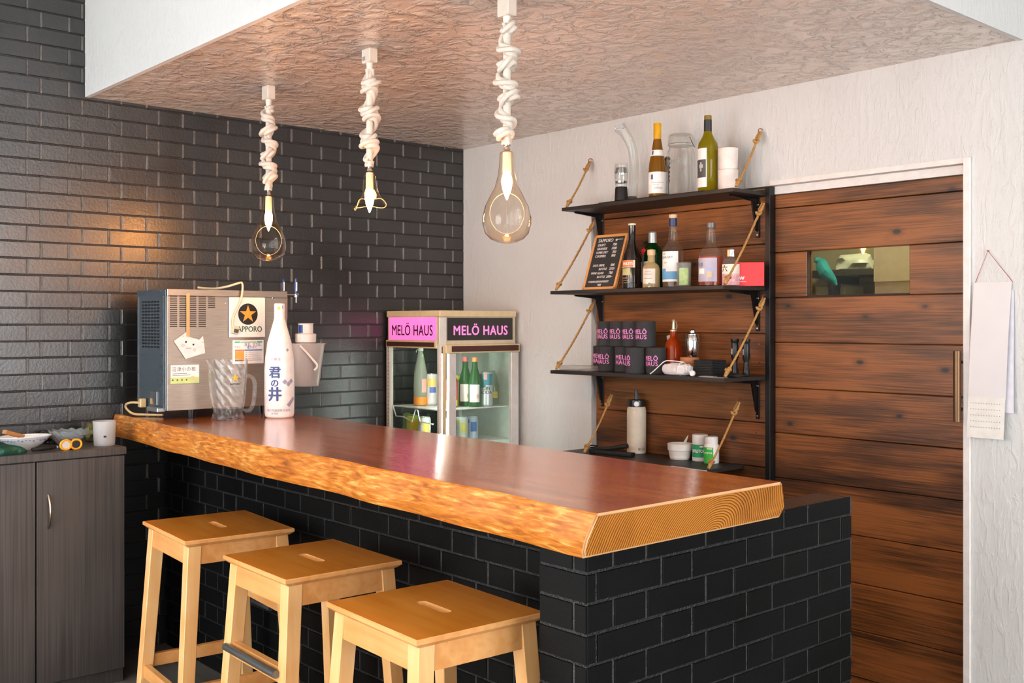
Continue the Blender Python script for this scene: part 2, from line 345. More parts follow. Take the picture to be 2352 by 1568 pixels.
def wrap_rect(mb, r, z0, z1, a0, a1, seg=14, dr=.0005, mi=0, r1=None):
    """label band on a cylinder"""
    t = bmesh.new(); r1 = r if r1 is None else r1; vs = []
    for i in range(seg+1):
        a = a0+(a1-a0)*i/seg
        vs.append([t.verts.new((q*math.cos(a), q*math.sin(a), z)) for q, z in ((r+dr, z0), (r1+dr, z1), (r1+dr*.2, z1), (r+dr*.2, z0))])
    for a, b in zip(vs, vs[1:]):
        for k in range(4): t.faces.new((a[k], b[k], b[(k+1) % 4], a[(k+1) % 4]))
    t.faces.new(vs[0]); t.faces.new(vs[-1][::-1]); bmesh.ops.recalc_face_normals(t, faces=list(t.faces)); mb._merge(t, None, mi)
def star_pts(r, ri=.382, n=5, rot=90, cx=0, cy=0):
    return [(cx+(r if k % 2 == 0 else r*ri)*math.cos(R(rot+180*k/n)), cy+(r if k % 2 == 0 else r*ri)*math.sin(R(rot+180*k/n))) for k in range(2*n)]
CAMA = lambda x, y: math.atan2(-3.7153-y, 4.6148-x)   # heading from a point towards the room front right

# ------------------------------------------------------------------ brick courses (stretcher and header alternating)
S_, H_, J_ = .217, .107, .007; PER = S_+H_+2*J_; CH = .0692; Z0 = 1.446
def bricks(mb, O, U, Nn, u0, u1, z0, z1, ph=0, depth=.0035, bev=.0012, bv=.0028):
    O = Vector(O); U = Vector(U); Nn = Vector(Nn); Zv = Vector((0, 0, 1)); bm = mb.bm
    def P(u, z, n): return bm.verts.new(O+U*u+Zv*z+Nn*n)
    mb_q = [P(u0, z0, 0), P(u1, z0, 0), P(u1, z1, 0), P(u0, z1, 0)]; flip = U.cross(Zv).dot(Nn) < 0
    def face(vs, mi=0):
        f = bm.faces.new(vs[::-1] if flip else vs); f.material_index = mi
    face(mb_q, 1)
    k0 = math.floor((z0-Z0)/CH)-1; k1 = math.ceil((z1-Z0)/CH)+1
    for k in range(k0, k1):
        za, zb = Z0+k*CH+J_/2, Z0+(k+1)*CH-J_/2; za, zb = max(za, z0), min(zb, z1)
        if zb-za < .012: continue
        off = ph+(0 if k % 2 else (S_+J_+ (H_-S_)/2 - (S_+J_) + (S_-H_)/2) + (S_+H_)/2+J_)
        j0 = math.floor((u0-off)/PER)-1; j1 = math.ceil((u1-off)/PER)+1
        for j in range(j0, j1):
            for (a, l) in ((off+j*PER+J_/2, S_), (off+j*PER+S_+J_*1.5, H_)):
                ua, ub = max(a, u0), min(a+l, u1)
                if ub-ua < .012: continue
                dz = random.uniform(-.0008, .0008); dd = depth+random.uniform(-.0008, .0008); tl = random.uniform(-.0007, .0007)
                o = [(ua, za), (ub, za), (ub, zb), (ua, zb)]
                q1 = bv*.35
                A = [P(u, z+dz, 0) for u, z in o]; B = [P(u, z+dz, dd-(bv*.75)) for u, z in o]
                i1 = [(ua+q1, za+bev*.5), (ub-q1, za+bev*.5), (ub-q1, zb-bev*.5), (ua+q1, zb-bev*.5)]
                i_ = [(ua+bv, za+bev), (ub-bv, za+bev), (ub-bv, zb-bev), (ua+bv, zb-bev)]
                B1 = [P(u, z+dz, dd-bv*.28) for u, z in i1]
                C = [P(u, z+dz, dd+(tl if n in (1, 2) else -tl)) for n, (u, z) in enumerate(i_)]
                for n in range(4):
                    m = (n+1) % 4; face([A[n], A[m], B[m], B[n]]); face([B[n], B[m], B1[m], B1[n]]); face([B1[n], B1[m], C[m], C[n]])
                face(C)
                if ub-ua > .03 and ub < u1-.002:
                    face([P(ub-.001, za, .0008), P(ub+J_+.001, za, .0008), P(ub+J_+.001, zb, .0008), P(ub-.001, zb, .0008)], 2)
MORT = plain('painted_mortar', '#1f1d1c', .5, bmp=.4, bs=120); HEADJ = plain('worn_head_joint', '#6e6a66', .5, bmp=.5, bs=150, var=.3)
MORTB = plain('worn_base_mortar', '#131212', .5, bmp=.5, bs=150, var=.4); HEADB = plain('worn_base_head_joint', '#302e2d', .5, bmp=.5, bs=150, var=.5)

# ------------------------------------------------------------------ the room
m = MB(); m.box((-.2, -5.3, -.1), (7.7, 2.2, 0)); struct(m.build('floor', mat_grain('dark_floor_boards', ['#4c4640', '#5e5750', '#6c655d'], 0, rough=.5, fs=60), smooth=0))
SOF = 2.43; SX = 3.075; SY = -2.095
m = MB(); m.box((0, SY+.02, SOF), (SX-.02, 0, SOF+.05)); struct(m.build('ceiling', CEIL, smooth=0))
m = MB(); m.box((-.2, -5.3, 3.0), (7.7, 2.2, 3.1)); struct(m.build('ceiling', STUCCO, smooth=0))
m = MB(); m.box((0, SY, SOF-.003), (SX, SY+.02, 3.0)); struct(m.build('wall_soffit_front', STUCCO, smooth=0))
m = MB(); m.box((SX-.02, SY+.02, SOF-.003), (SX, 0, 3.0)); struct(m.build('wall_soffit_side', STUCCO, smooth=0))
m = MB(); bricks(m, (0, 0, 0), (0, 1, 0), (1, 0, 0), -5.15, 0, 0, 3.0, ph=-1.9965+J_/2-PER*1)
m.box((-.2, -5.15, 0), (-.001, 0, 3.0)); struct(m.build('wall_left', [BRICK, MORT, HEADJ], smooth=0))
# white back wall with the wide opening for the two plank leaves
OX0, OX1, OZ = 1.005, 2.868, 2.026
m = MB(); m.box((0, 0, 0), (OX0, .15, SOF)); m.box((OX0, 0, OZ), (OX1, .15, SOF)); m.box((OX1, 0, 0), (SX, .15, SOF))
m.box((0, 0, SOF), (SX, .15, 3.0)); struct(m.build('wall_back', STUCCO, smooth=0))
m = MB(); m.box((SX-.15, .15, 0), (SX, 2.2, 3.0)); struct(m.build('wall_return', STUCCO, smooth=0))
m = MB(); m.box((SX, 2.1, 0), (7.7, 2.2, 3.0)); struct(m.build('wall_far', STUCCO, smooth=0))
# wall behind the photographer, with window openings
def wall_open(name, mk, segs, lo, hi):
    m = MB(); x = lo
    for a, b in segs:
        mk(m, x, a, 0, 3.0); mk(m, a, b, 0, .15); mk(m, a, b, 2.55, 3.0); x = b
    mk(m, x, hi, 0, 3.0); struct(m.build(name, STUCCO, smooth=0))
wall_open('wall_front', lambda m, a, b, z0, z1: m.box((a, -5.3, z0), (b, -5.15, z1)), [(.5, 2.1), (2.4, 4.8), (5.3, 6.9)], -.2, 7.7)
wall_open('wall_right', lambda m, a, b, z0, z1: m.box((7.55, a, z0), (7.7, b, z1)), [(-3.0, -.2)], -5.3, 2.2)
n = 1
for a, b in [(.5, 2.1), (2.4, 4.8), (5.3, 6.9)]:
    m = MB()
    for x in (a, (a+b)/2-.025, b-.05): m.box((x, -5.26, .15), (x+.05, -5.2, 2.55))
    for z in (.15, 1.1, 2.5): m.box((a, -5.26, z), (b, -5.2, z+.05))
    struct(m.build('window_%d' % n, WHITE, smooth=0)); n += 1
m = MB()
for y in (-3.0, -1.63, -.25): m.box((7.6, y, .15), (7.66, y+.05, 2.55))
for z in (.15, 1.1, 2.5): m.box((7.6, -3.0, z), (7.66, -.2, z+.05))
struct(m.build('window_4', WHITE, smooth=0))

# ---- the sliding plank leaves
DY = .034; DZB = 1.985
def planks(mb, x0, x1, seams, y0, y1, hole=None):
    zz = [(seams[0], seams[-1])] if not hole else [(seams[0], hole[2]), (hole[3], seams[-1])]
    for a, b in zz: mb.box((x0, y1-.004, a), (x1, y1+.006, b))  # unseen backing added behind the boards, blocks light leaking through the seams
    if hole:
        for a, b in ((x0, hole[0]), (hole[1], x1)): mb.box((a, y1-.004, hole[2]), (b, y1+.006, hole[3]))
    for a, b in zip(seams, seams[1:]):
        za, zb = min(a, b)+.0015, max(a, b)-.0015
        parts = [(x0, x1, za, zb)]
        if hole and za < hole[3]-.01 and zb > hole[2]+.01: parts = [(x0, hole[0], za, zb), (hole[1], x1, za, zb)]
        for (p, q, r_, s_) in parts: mb.box((p, y0, r_), (q, y1, s_), bev=.0022)
sd = [0.004, .06, .245, .430, .617, .806, .994, 1.183, 1.372, 1.559, 1.7475, 1.9325, 1.99]
XA, XB = 2.045, OX1
hx0, _ = ony(1853, DY); hx1, _ = ony(2089, DY)
d1 = thing('door_1', None, None, (0, 0, 0)); d1['kind'] = 'structure'
m = MB(); planks(m, XA, XB, sd, DY, DY+.035, (hx0, hx1, 1.559, 1.7475)); m.build('plank_leaf', PLANK, d1, smooth=0)
gy = DY+.02
m = MB(); m.box((hx0-.002, gy, 1.563), (hx1+.002, gy+.004, 1.746)); m.build('window_pane', glass('door_pane', '#b9b88f', .55), d1, smooth=0)
m = MB()
for (a, b) in (((hx0-.004, 1.559), (hx0+.001, 1.7475)), ((hx1-.001, 1.559), (hx1+.004, 1.7475))): m.box((a[0], DY+.003, a[1]), (b[0], DY+.03, b[1]))
m.box((hx0, DY+.004, 1.558), (hx1, DY+.03, 1.566)); m.build('pane_frame', plain('dusty_dark_wood', '#2f2119', .8, bmp=.5), d1, smooth=0)
hx, hd = ony(2200, -.02)
m = MB(); m.tube([(hx, -.025, ZZ(968, hd)), (hx, -.025, ZZ(806, hd))], .0135, seg=16)
for z in (ZZ(940, hd), ZZ(832, hd)): m.tube([(hx, -.025, z), (hx, DY+.003, z)], .006)
m.build('handle', plain('aged_bronze', '#6b5038', .32, .8), d1)
d2 = thing('door_2', None, None); d2['kind'] = 'structure'
sl = [.004, .08, .27, .46, .65, .84, 1.029, 1.219, 1.408, 1.598, 1.787, 1.96, 2.02]
m = MB(); planks(m, OX0, 2.025, sl, DY, DY+.035); m.build('plank_leaf', PLANK, d2, smooth=0)
m = MB()
for px, py in ((1657, 598), (1662, 833), (1744, 790), (1745, 833), (1737, 994), (1742, 1050), (1700, 1040)):
    X, d = ony(px, DY); m = MB(); m.lathe([(0, -.002), (.002, -.002), (.003, 0), (.002, .0015), (0, .0015)], seg=8, M=T(X, DY, ZZ(py, d)) @ RX(R(90))); m.build('screw', CHROME, d2)
m = MB(); m.box((2.022, -.004, .004), (2.046, DY+.035, 2.022), bev=.001); struct(m.build('trim_1', plain('black_post', '#0c0c0d', .35), smooth=0))
m = MB(); m.box((2.046, DY-.004, 1.992), (OX1-.002, DY+.03, OZ-.001)); struct(m.build('trim_2', WHITE, smooth=0))
m = MB(); m.box((OX1, -.012, 0), (OX1+.026, -.0002, OZ+.02), bev=.002); struct(m.build('trim_3', WHITE, smooth=0))
m = MB(); m.box((2.046, -.006, OZ), (OX1, -.0002, OZ+.02)); struct(m.build('trim_4', WHITE, smooth=0))
# scullery seen through the pane
m = MB(); m.box((1.4, 1.3, 0), (2.92, 1.35, 2.43)); m.box((1.35, .16, 0), (1.4, 1.3, 2.43)); struct(m.build('wall_scullery', plain('scullery_wall', '#8a8468', .7), smooth=0))
m = MB(); m.box((1.35, .15, 2.43), (2.92, 1.35, 2.48)); struct(m.build('ceiling', WHITE, smooth=0))
area('scullery_fill', (2.4, .55, 2.35), (0, 0, 0), .6, .4, 16, (1, .95, .8))  # added fill light, no fitting there, brightens the room behind the pane
# things behind the pane: sighted through the opening
def behind(px, py, y): X, d = ony(px, y); return X, ZZ(py, d)
xa, za = behind(1858, 622, 1.0); xb, _ = behind(1995, 622, 1.0)
t = thing('wall_shelf', 'dark shelf seen through the small window in the plank door', 'shelf', (xa-.1, 1.0, za))
m = MB(); m.box((0, 0, -.03), (xb-xa+.1, .3, 0)); m.build('board', plain('dark_brown_shelf', '#2d261b', .6), t, smooth=0)
m = MB(); m.prism([(0, -.03), (.02, -.03), (.02, -.15), (0, -.15)], .02, .28, 'y', M=T(.2, 0, 0)); m.build('bracket', BLKM, t, smooth=0)
def lump(name, mat, loc, s, label, cat, seed, amp=.3, group=None):
    random.seed(seed); m = MB(); t = bmesh.new(); bmesh.ops.create_icosphere(t, subdivisions=3, radius=1)
    for v in t.verts:
        k = 1+amp*math.sin(3*v.co.x+seed)*math.cos(4*v.co.y+seed*2)*math.sin(5*v.co.z+1)
        v.co = Vector((v.co.x*k*s[0], v.co.y*k*s[1], max(v.co.z*k*s[2], -s[2]*.75)+s[2]*.75))
    m._merge(t, None, 0); o = m.build(name, mat); o.location = loc; return tag(o, label, cat, group)
X, z = behind(1945, 622, 1.05); lump('plastic_bag', plain('pale_bag', '#b9bdb0', .4), (X, 1.12, z+.001), (.1, .07, .05), 'crumpled pale bag on the shelf behind the door window', 'bag', 3)
X, z = behind(1980, 622, 1.05); lump('plastic_bag', plain('yellowish_bag', '#a9a86a', .4), (X+.13, 1.1, z+.001), (.06, .05, .035), 'smaller yellowish bag right of the pale one behind the door window', 'bag', 5)
m = MB(); P0 = behind(1876, 596, .95); P1 = behind(1922, 655, .95)
pts = [(P0[0]+(P1[0]-P0[0])*k/8, .93+.02*math.sin(k), P0[1]+(P1[1]-P0[1])*(k/8)**1.5) for k in range(9)]
m.tube(pts, [.012, .018, .024, .03, .033, .032, .027, .018, .006], seg=10)
tag(m.build('cloth', plain('teal_cloth', '#147e86', .8, bmp=.4)), 'teal cloth draped in front of the shelf behind the door window', 'cloth')
a = behind(1895, 630, 1.2); b_ = behind(1965, 690, 1.2)
t = thing('appliance', 'beige appliance below the shelf behind the door window', 'appliance', (a[0], 1.1, 0))
m = MB(); m.box((0, 0, .0), (b_[0]-a[0], .19, a[1]-.06), bev=.02, seg=3); m.build('body', plain('beige_enamel', '#a5a27c', .5), t)
a = behind(2022, 560, .5); b_ = behind(2095, 560, .5)
t = thing('cabinet', 'pale grey tall cabinet just behind the door window', 'cabinet', (a[0], .45, 0))
m = MB(); m.box((0, 0, 0), (2.91-a[0], .6, 1.9), bev=.004); m.build('body', plain('pale_grey_laminate', '#d0c8c0', .5), t, smooth=0)
m = MB(); m.box((.004, -.012, 1.63), (2.9-a[0], 0, 1.89)); m.build('door', plain('cream_laminate', '#dcd4c0', .5), t, smooth=0)

# ---- brick counter base
m = MB()
BF, BR = -2.04, -1.735
bricks(m, (0, BF, 0), (1, 0, 0), (0, -1, 0), 2.82, 2.972, 0, .945, ph=.06)                       # pier front
bricks(m, (2.972, 0, 0), (0, 1, 0), (1, 0, 0), BF, -.94, 0, .945, ph=-2.04+.03)                     # end face
bricks(m, (0, BR, 0), (1, 0, 0), (0, -1, 0), .008, 2.82, 0, .95, ph=.02)                            # recessed front
m.box((2.826, BF+.003, 0), (2.97, BR, .943), mi=1); m.box((.01, BR+.002, 0), (2.87, -1.62, .952), mi=1)
m.box((2.868, BR+.002, 0), (2.97, -.942, .938), mi=1)
y = -1.40
while y < -.95:                                                                                    # cap tiles of the end wall
    m.box((2.866, y, .936), (2.974, min(y+.108, -.94), .944), bev=.0015, mi=3); y += .112
cb = m.build('counter_base', [BRICKM, MORTB, HEADB, plain('glazed_cap_tile', '#2b2723', .28, bmp=.1)], smooth=0)
tag(cb, 'black painted brick base carrying the wooden bar counter', 'counter base')

# ---- timber slab
def slab():
    bm = bmesh.new(); NX = 64; rows = []
    for i in range(NX+1):
        s = i/NX; x = .012+3.087*s
        w1 = .006*math.sin(9*s+1)+.004*math.sin(23*s)+.003*math.sin(51*s)
        yf = -1.976-.158*s+w1*(1 if s < .97 else .3); yb = -1.34-.131*s+.01*math.sin(7*s+2)*(1-s)
        if s < .12: yb -= .0*(1-s/.12)
        fl = .003+.005*math.sin(13*s)*(1-s)+.003*math.sin(37*s+1); z1 = 1.054; z0 = .954+.004*math.sin(11*s+.4)*(1-s)+.0
        z0 = max(z0, .953)
        prof = [(yf+.004, z1), (yf, z1-.004), (yf-fl*.5-.005, z1-.03), (yf-fl-.008, z1-.058), (yf-fl-.005, z0+.014), (yf-fl+.003, z0), (yb+.05, z0), (yb+.055, z0+.03), (yb+.034, z1-.04), (yb+.004, z1-.005), (yb, z1)]
        xe = x-(.018*s**30 if False else 0)
        rows.append([bm.verts.new((xe-(0 if s < 1 else (0.0 if k in (0, 1, 9, 10) else (1.054-z)*.40)), yy, z)) for k, (yy, z) in enumerate(prof)])
    K = len(rows[0])
    for a, b in zip(rows, rows[1:]):
        for k in range(K):
            f = bm.faces.new((a[k], b[k], b[(k+1) % K], a[(k+1) % K])); f.material_index = 0 if k == K-1 else (0 if k in (5,) else 1)
    # skirted end
    f = bm.faces.new(rows[-1]); f.material_index = 2; bm.faces.new(rows[0][::-1]).material_index = 2
    bmesh.ops.recalc_face_normals(bm, faces=list(bm.faces))
    e = [e for e in f.edges]; bmesh.ops.bevel(bm, geom=e, offset=.006, segments=2, affect='EDGES', material=3)
    m = MB(); m.bm.free(); m.bm = bm; o = m.build('bar_counter', [TOP, EDGE, ENDG, plain('pale_chamfer', '#d8a777', .3)], smooth=25)
    return tag(o, 'long varnished timber bar counter slab with natural live edge on black brick base', 'bar counter')
slab()
CT = 1.0545
m = MB(); X0, d0 = ony(572, -1.72); X1, d1_ = ony(640, -1.72)
z = ZZ(1372, (d0+d1_)/2); m.tube([(X0-.02, -1.775, z), (X1+.04, -1.775, z)], .011, seg=12)
for x in (X0, X1+.02): m.tube([(x, -1.775, z), (x, -1.741, z)], .006)
tag(m.build('metal_rail', plain('grey_metal_tube', '#7d7d7c', .35, .8)), 'short grey metal rail on the brick base, seen through the middle stool', 'rail')

# ------------------------------------------------------------------ stools
def bar_stool(label, loc, rz, w=.43, dp=.385, foot=1):
    t = thing('bar_stool', label, 'stool', loc, rz, 'wooden bar stools along the counter'); H = .74; th = .022
    # seat with a slot, bevelled under edge
    bm = bmesh.new(); hw, hd = w/2, dp/2; sl, sw = .052, .0145
    def ring(hw, hd, z): return [bm.verts.new(p) for p in ((-hw, -hd, z), (hw, -hd, z), (hw, hd, z), (-hw, hd, z))]
    def slot(z):
        out = []
        for cx, a0 in ((sl, -90), (-sl, 90)):
            for k in range(7): a = R(a0+30*k); out.append(bm.verts.new((cx+sw*math.cos(a), sw*math.sin(a), z)))
        return out
    def cap(o4, s14, up):
        # slot verts: 0..6 right end (bottom->top), 7..13 left end (top->bottom)
        bl, br, tr, tl = o4; fs = [[bl, br, s14[0], s14[13]], [br, tr]+s14[0:7][::-1], [tr, tl, s14[7], s14[6]], [tl, bl]+s14[7:14][::-1]]
        for f in fs: bm.faces.new(f if up else f[::-1])
    b0 = ring(hw-.012, hd-.012, H-th); r1 = ring(hw, hd, H-.012); r2 = ring(hw, hd, H-.0025); r3 = ring(hw-.0025, hd-.0025, H)
    s0 = slot(H-th); s3 = slot(H)
    for a, b in ((b0, r1), (r1, r2), (r2, r3)):
        for k in range(4): bm.faces.new((a[k], a[(k+1) % 4], b[(k+1) % 4], b[k])).material_index = 1
    cap(r3, s3, True); cap(b0, s0, False)
    for k in range(14): bm.faces.new((s0[k], s3[k], s3[(k+1) % 14], s0[(k+1) % 14])).material_index = 1
    bmesh.ops.recalc_face_normals(bm, faces=list(bm.faces))
    m = MB(); m.bm.free(); m.bm = bm; m.build('seat', [BEECH, BEECHE], t, smooth=20)
    zt = H-th-.0005; lw = .046; ins = .016; splx, sply = .035, .045
    def corner(z):
        k = (zt-z)/zt; return hw-ins+splx*k, hd-ins+sply*k
    for sx in (1, -1):
        for sy in (1, -1):
            m = MB(); b2 = bmesh.new(); vs = []
            for z in (0, zt):
                cx, cy = corner(z); l = lw if z else lw*.9
                vs.append([b2.verts.new((sx*(cx-dx*l), sy*(cy-dy*l), z)) for dx, dy in ((0, 0), (1, 0), (1, 1), (0, 1))])
            for k in range(4): b2.faces.new((vs[0][k], vs[0][(k+1) % 4], vs[1][(k+1) % 4], vs[1][k]))
            b2.faces.new(vs[0]); b2.faces.new(vs[1]); bmesh.ops.recalc_face_normals(b2, faces=list(b2.faces))
            bmesh.ops.bevel(b2, geom=list(b2.edges), offset=.002, segments=1, affect='EDGES'); m._merge(b2, None, 0)
            m.build('leg', BEECHV, t, smooth=0)
    ah = .062
    for sy in (1, -1):
        cx, cy = corner(zt-ah/2); m = MB(); m.box((-cx+lw-.002, sy*(cy-.012)-.009, zt-ah), (cx-lw+.002, sy*(cy-.012)+.009, zt)); m.build('apron', BEECHE, t, smooth=0)
        cx, cy = corner(.45); zz = .45
        if sy == -foot or True:
            zr = .46 if sy == -foot else .21
            cx, cy = corner(zr); m = MB(); m.box((-cx+lw-.003, sy*(cy-.02)-.01, zr-.022), (cx-lw+.003, sy*(cy-.02)+.01, zr+.022))
            rr = m.build('foot_rail', BEECHE, t, smooth=0)
            if sy == -foot:
                m = MB(); m.tube([(-cx+.036, sy*(cy+.009), zr+.01), (cx-.036, sy*(cy+.009), zr+.01)], .0115, seg=14); m.build('metal_footrest', plain('grey_metal_tube', '#7d7d7c', .35, .8), t)
    for sx in (1, -1):
        cx, cy = corner(zt-ah/2); m = MB(); m.box((sx*(cx-.012)-.009, -cy+lw-.002, zt-ah), (sx*(cx-.012)+.009, cy-lw+.002, zt)); m.build('apron', BEECHE, t, smooth=0)
        cx, cy = corner(.24); m = MB(); m.box((sx*(cx-.02)-.01, -cy+lw-.003, .24-.022), (sx*(cx-.02)+.01, cy-lw+.003, .24+.022)); m.build('side_rail', BEECHE, t, smooth=0)
    return t
bar_stool('farthest wooden bar stool, beside the dark cabinet', (1.145, -2.037, 0), R(-5), .443, .385, foot=-1)
bar_stool('middle wooden bar stool with grey metal footrest visible between its legs', (1.825, -2.06, 0), R(-2), .41, .385)
bar_stool('nearest wooden bar stool, in front of the brick pier', (2.513, -2.118, 0), R(-3), .42, .378)

# ------------------------------------------------------------------ left cabinet and what stands on it
CX, CY1, CH_ = .40, -2.069, .952
cb = thing('cabinet', 'dark wood grain cabinet standing against the brick wall at left', 'cabinet', (0, 0, 0))
m = MB(); m.box((.012, -3.3, .0), (CX-.024, CY1-.006, CH_-.031)); m.build('body', LAM, cb, smooth=0)
m = MB(); m.box((.008, -3.32, CH_-.03), (CX, CY1, CH_), bev=.002); m.build('worktop', LAM, cb, smooth=0)
gap = -2.417
for (a, b, hy) in ((gap+.003, CY1-.007, None), (gap-.42, gap-.003, 1), (-3.3, gap-.426, 1)):
    m = MB(); m.box((CX-.023, a, .06), (CX-.004, b, CH_-.034), bev=.0012); dr = m.build('door', LAM, cb, smooth=0)
    if hy is None:
        Y, d = onx(112, CX); z0, z1 = ZZ(1213, d), ZZ(1137, d)
        pts = [(CX-.005+.028*math.sin(PI*k/10)**.8, Y, z0+(z1-z0)*k/10) for k in range(11)]
        m = MB(); m.tube(pts, .0048, seg=10); m.build('handle', plain('brushed_nickel', '#b5a898', .25, 1), dr)
CZ = CH_+.0005
def cyl_on(px, x): Y, d = onx(px, x); return Y, d
# tumbler
Y, d = onx(240, .29); t = thing('tumbler', 'clear ribbed glass tumbler on the cabinet next to the bar slab', 'glass', (.29, Y, CZ))
h = .100; r = .0455
m = MB(); m.lathe([(r*.88, 0), (r*.9, .006), (r, h), (r-.002, h), (r*.86, .008), (0, .008)], seg=40); m.build('glass_body', glass('frosted_glass', '#e9e6e4', .1, .12, body=.45, bmp=.4, bs=40), t)
m = MB(); wrap_rect(m, r*.95, .035, .043, CAMA(.29, Y)-.12+.05, CAMA(.29, Y)+.12+.05); m.build('maker_mark', INK, t)
# cut glass bowl
Y, d = onx(160, .22); t = thing('glass_bowl', 'cut crystal bowl behind the tape measure', 'bowl', (.2, Y, CZ))
m = MB(); b2 = bmesh.new(); seg = 48; rings = []
for (r_, z, a) in ((.03, 0, 0), (.034, .003, 0), (.05, .02, .02), (.068, .045, .035), (.074, .062, .05), (.071, .062, .05), (.064, .044, .0), (.045, .02, 0), (.0, .012, 0)):
    rings.append([b2.verts.new((r_*(1+a*math.cos(12*2*PI*i/seg))*math.cos(2*PI*i/seg), r_*(1+a*math.cos(12*2*PI*i/seg))*math.sin(2*PI*i/seg), z+(.004*math.cos(12*2*PI*i/seg) if z > .06 else 0))) for i in range(seg)])
for a, b in zip(rings, rings[1:]):
    for i in range(seg): b2.faces.new((a[i], a[(i+1) % seg], b[(i+1) % seg], b[i]))
bmesh.ops.remove_doubles(b2, verts=list(b2.verts), dist=1e-5)
m._merge(b2, None, 0); m.build('bowl_body', glass('crystal', '#e9f0f4', .2, .06, body=.16, bmp=.8, bs=25), t, smooth=15)
# china dish
Y, d = onx(58, .24); t = thing('china_dish', 'white oval porcelain dish with small blue floral pattern', 'dish', (.225, Y, CZ), R(0))
m = MB(); m.lathe([(.036, 0), (.038, .004), (.07, .022), (.1, .052), (.098, .054), (.066, .026), (.03, .008), (0, .007)], seg=48, sx=.72, sy=1.03); m.build('dish_body', plain('porcelain', '#e8e4e2', .2, coat=.4), t, smooth=50)
m = MB(); random.seed(4)
for k in range(15):
    a = R(-70+k*9); q = .088; rr = (.72*q*math.cos(a), 1.03*q*math.sin(a)); m.lathe([(0, -.001), (random.uniform(.002, .0045), -.0006), (random.uniform(.002, .004), .0006), (0, .001)], seg=7, M=T(rr[0]+.0012, rr[1], .0405+random.uniform(-.004, .004)) @ RZ(math.atan2(rr[1]/1.06, rr[0]/.52)) @ RY(R(55)))
m.build('floral_pattern', plain('cobalt_blue', '#4a63a8', .4), t)
m = MB(); m.box((-.012, -.05, 0), (.012, .035, .016), bev=.002, M=T(.0, -.035, .047) @ RZ(.3) @ RX(R(-18)))
tag(m.build('wooden_brush', plain('orange_wood', '#b57c45', .5)), 'small light wood block brush lying in the porcelain dish', 'brush').location = (.225, Y, CZ+.006)
m = MB(); m.box((-.006, -.045, 0), (.008, .045, .006), bev=.002, M=T(0, .02, .028) @ RZ(-.2))
tag(m.build('dark_utensil', plain('dark_olive_plastic', '#3a3a30', .5)), 'dark flat utensil lying in the porcelain dish', 'utensil').location = (.225, Y, CZ+.005)
# green pouch at the frame edge
Y, d = onx(12, .33)
b2 = bmesh.new(); bmesh.ops.create_icosphere(b2, subdivisions=4, radius=1); m = MB()
for v in b2.verts:
    k = 1+.12*math.sin(6*v.co.x+2)*math.cos(5*v.co.y); v.co = Vector((v.co.x*.055*k, v.co.y*.11*k, (max(v.co.z, -.3)+.3)*.036*k*(1-.45*max(0, v.co.y))))
m._merge(b2, None, 0); o = m.build('green_pouch', plain('dark_green_plastic', '#0c4a3c', .3, bmp=.5, bs=60)); o.location = (.325, Y-.03, CZ); tag(o, 'dark green plastic pouch at the near end of the cabinet top', 'pouch')
# tape measure
Y, d = onx(160, .33); t = thing('tape_measure', 'black tape measure with yellow rubber rings on the cabinet edge', 'tape measure', (.345, Y, CZ), R(0))
m = MB(); m.box((-.016, -.038, 0), (.016, .03, .04), bev=.009, seg=3); m.build('case', plain('black_plastic', '#161617', .4), t)
for (a, col, nm) in ((-.024, '#c9bfb4', 'silver_side'), (.015, '#1a1a1a', 'black_side')):
    m = MB(); m.lathe([(.0, .0165), (.015, .0165), (.016, .0155), (.016, .013)], seg=24, M=T(0, a, .0205) @ RY(R(90)), cap0=False); m.build('badge', plain(nm, col, .4), t)
    m = MB(); m.tube([(.0145, a+.0205*math.cos(2*PI*k/24), .0207+.0185*math.sin(2*PI*k/24)) for k in range(24)], .0045, seg=8, closed=True); m.build('yellow_ring', plain('safety_yellow', '#e79a12', .45), t)
# black cutter handle
t = thing('utility_cutter', 'black handled cutter lying in front of the porcelain dish', 'cutter', (.34, onx(105, .34)[0], CZ), R(10))
m = MB(); m.tube([(0, -.055, .01), (.004, -.02, .012), (0, .02, .012), (-.006, .045, .012)], [.007, .010, .009, .006], seg=10); m.build('handle', plain('black_rubber', '#111112', .6), t)
m = MB(); m.box((-.006, .045, .007), (.003, .058, .017), bev=.001, M=None); m.build('blade_slider', CHROME, t)
# small pouch behind tumbler
lump('foil_pouch', plain('olive_foil', '#6a6438', .25, .3, bmp=.4), (.11, onx(208, .11)[0], CZ), (.035, .03, .045), 'small olive foil packet against the wall behind the tumbler', 'packet', 8)
t = lump('crumpled_wrapper', plain('dark_wrapper', '#3b3633', .25, .2, bmp=.6), (.06, onx(112, .06)[0], CZ), (.04, .05, .03), 'dark crumpled wrapper between the dish and the crystal bowl', 'wrapper', 2)

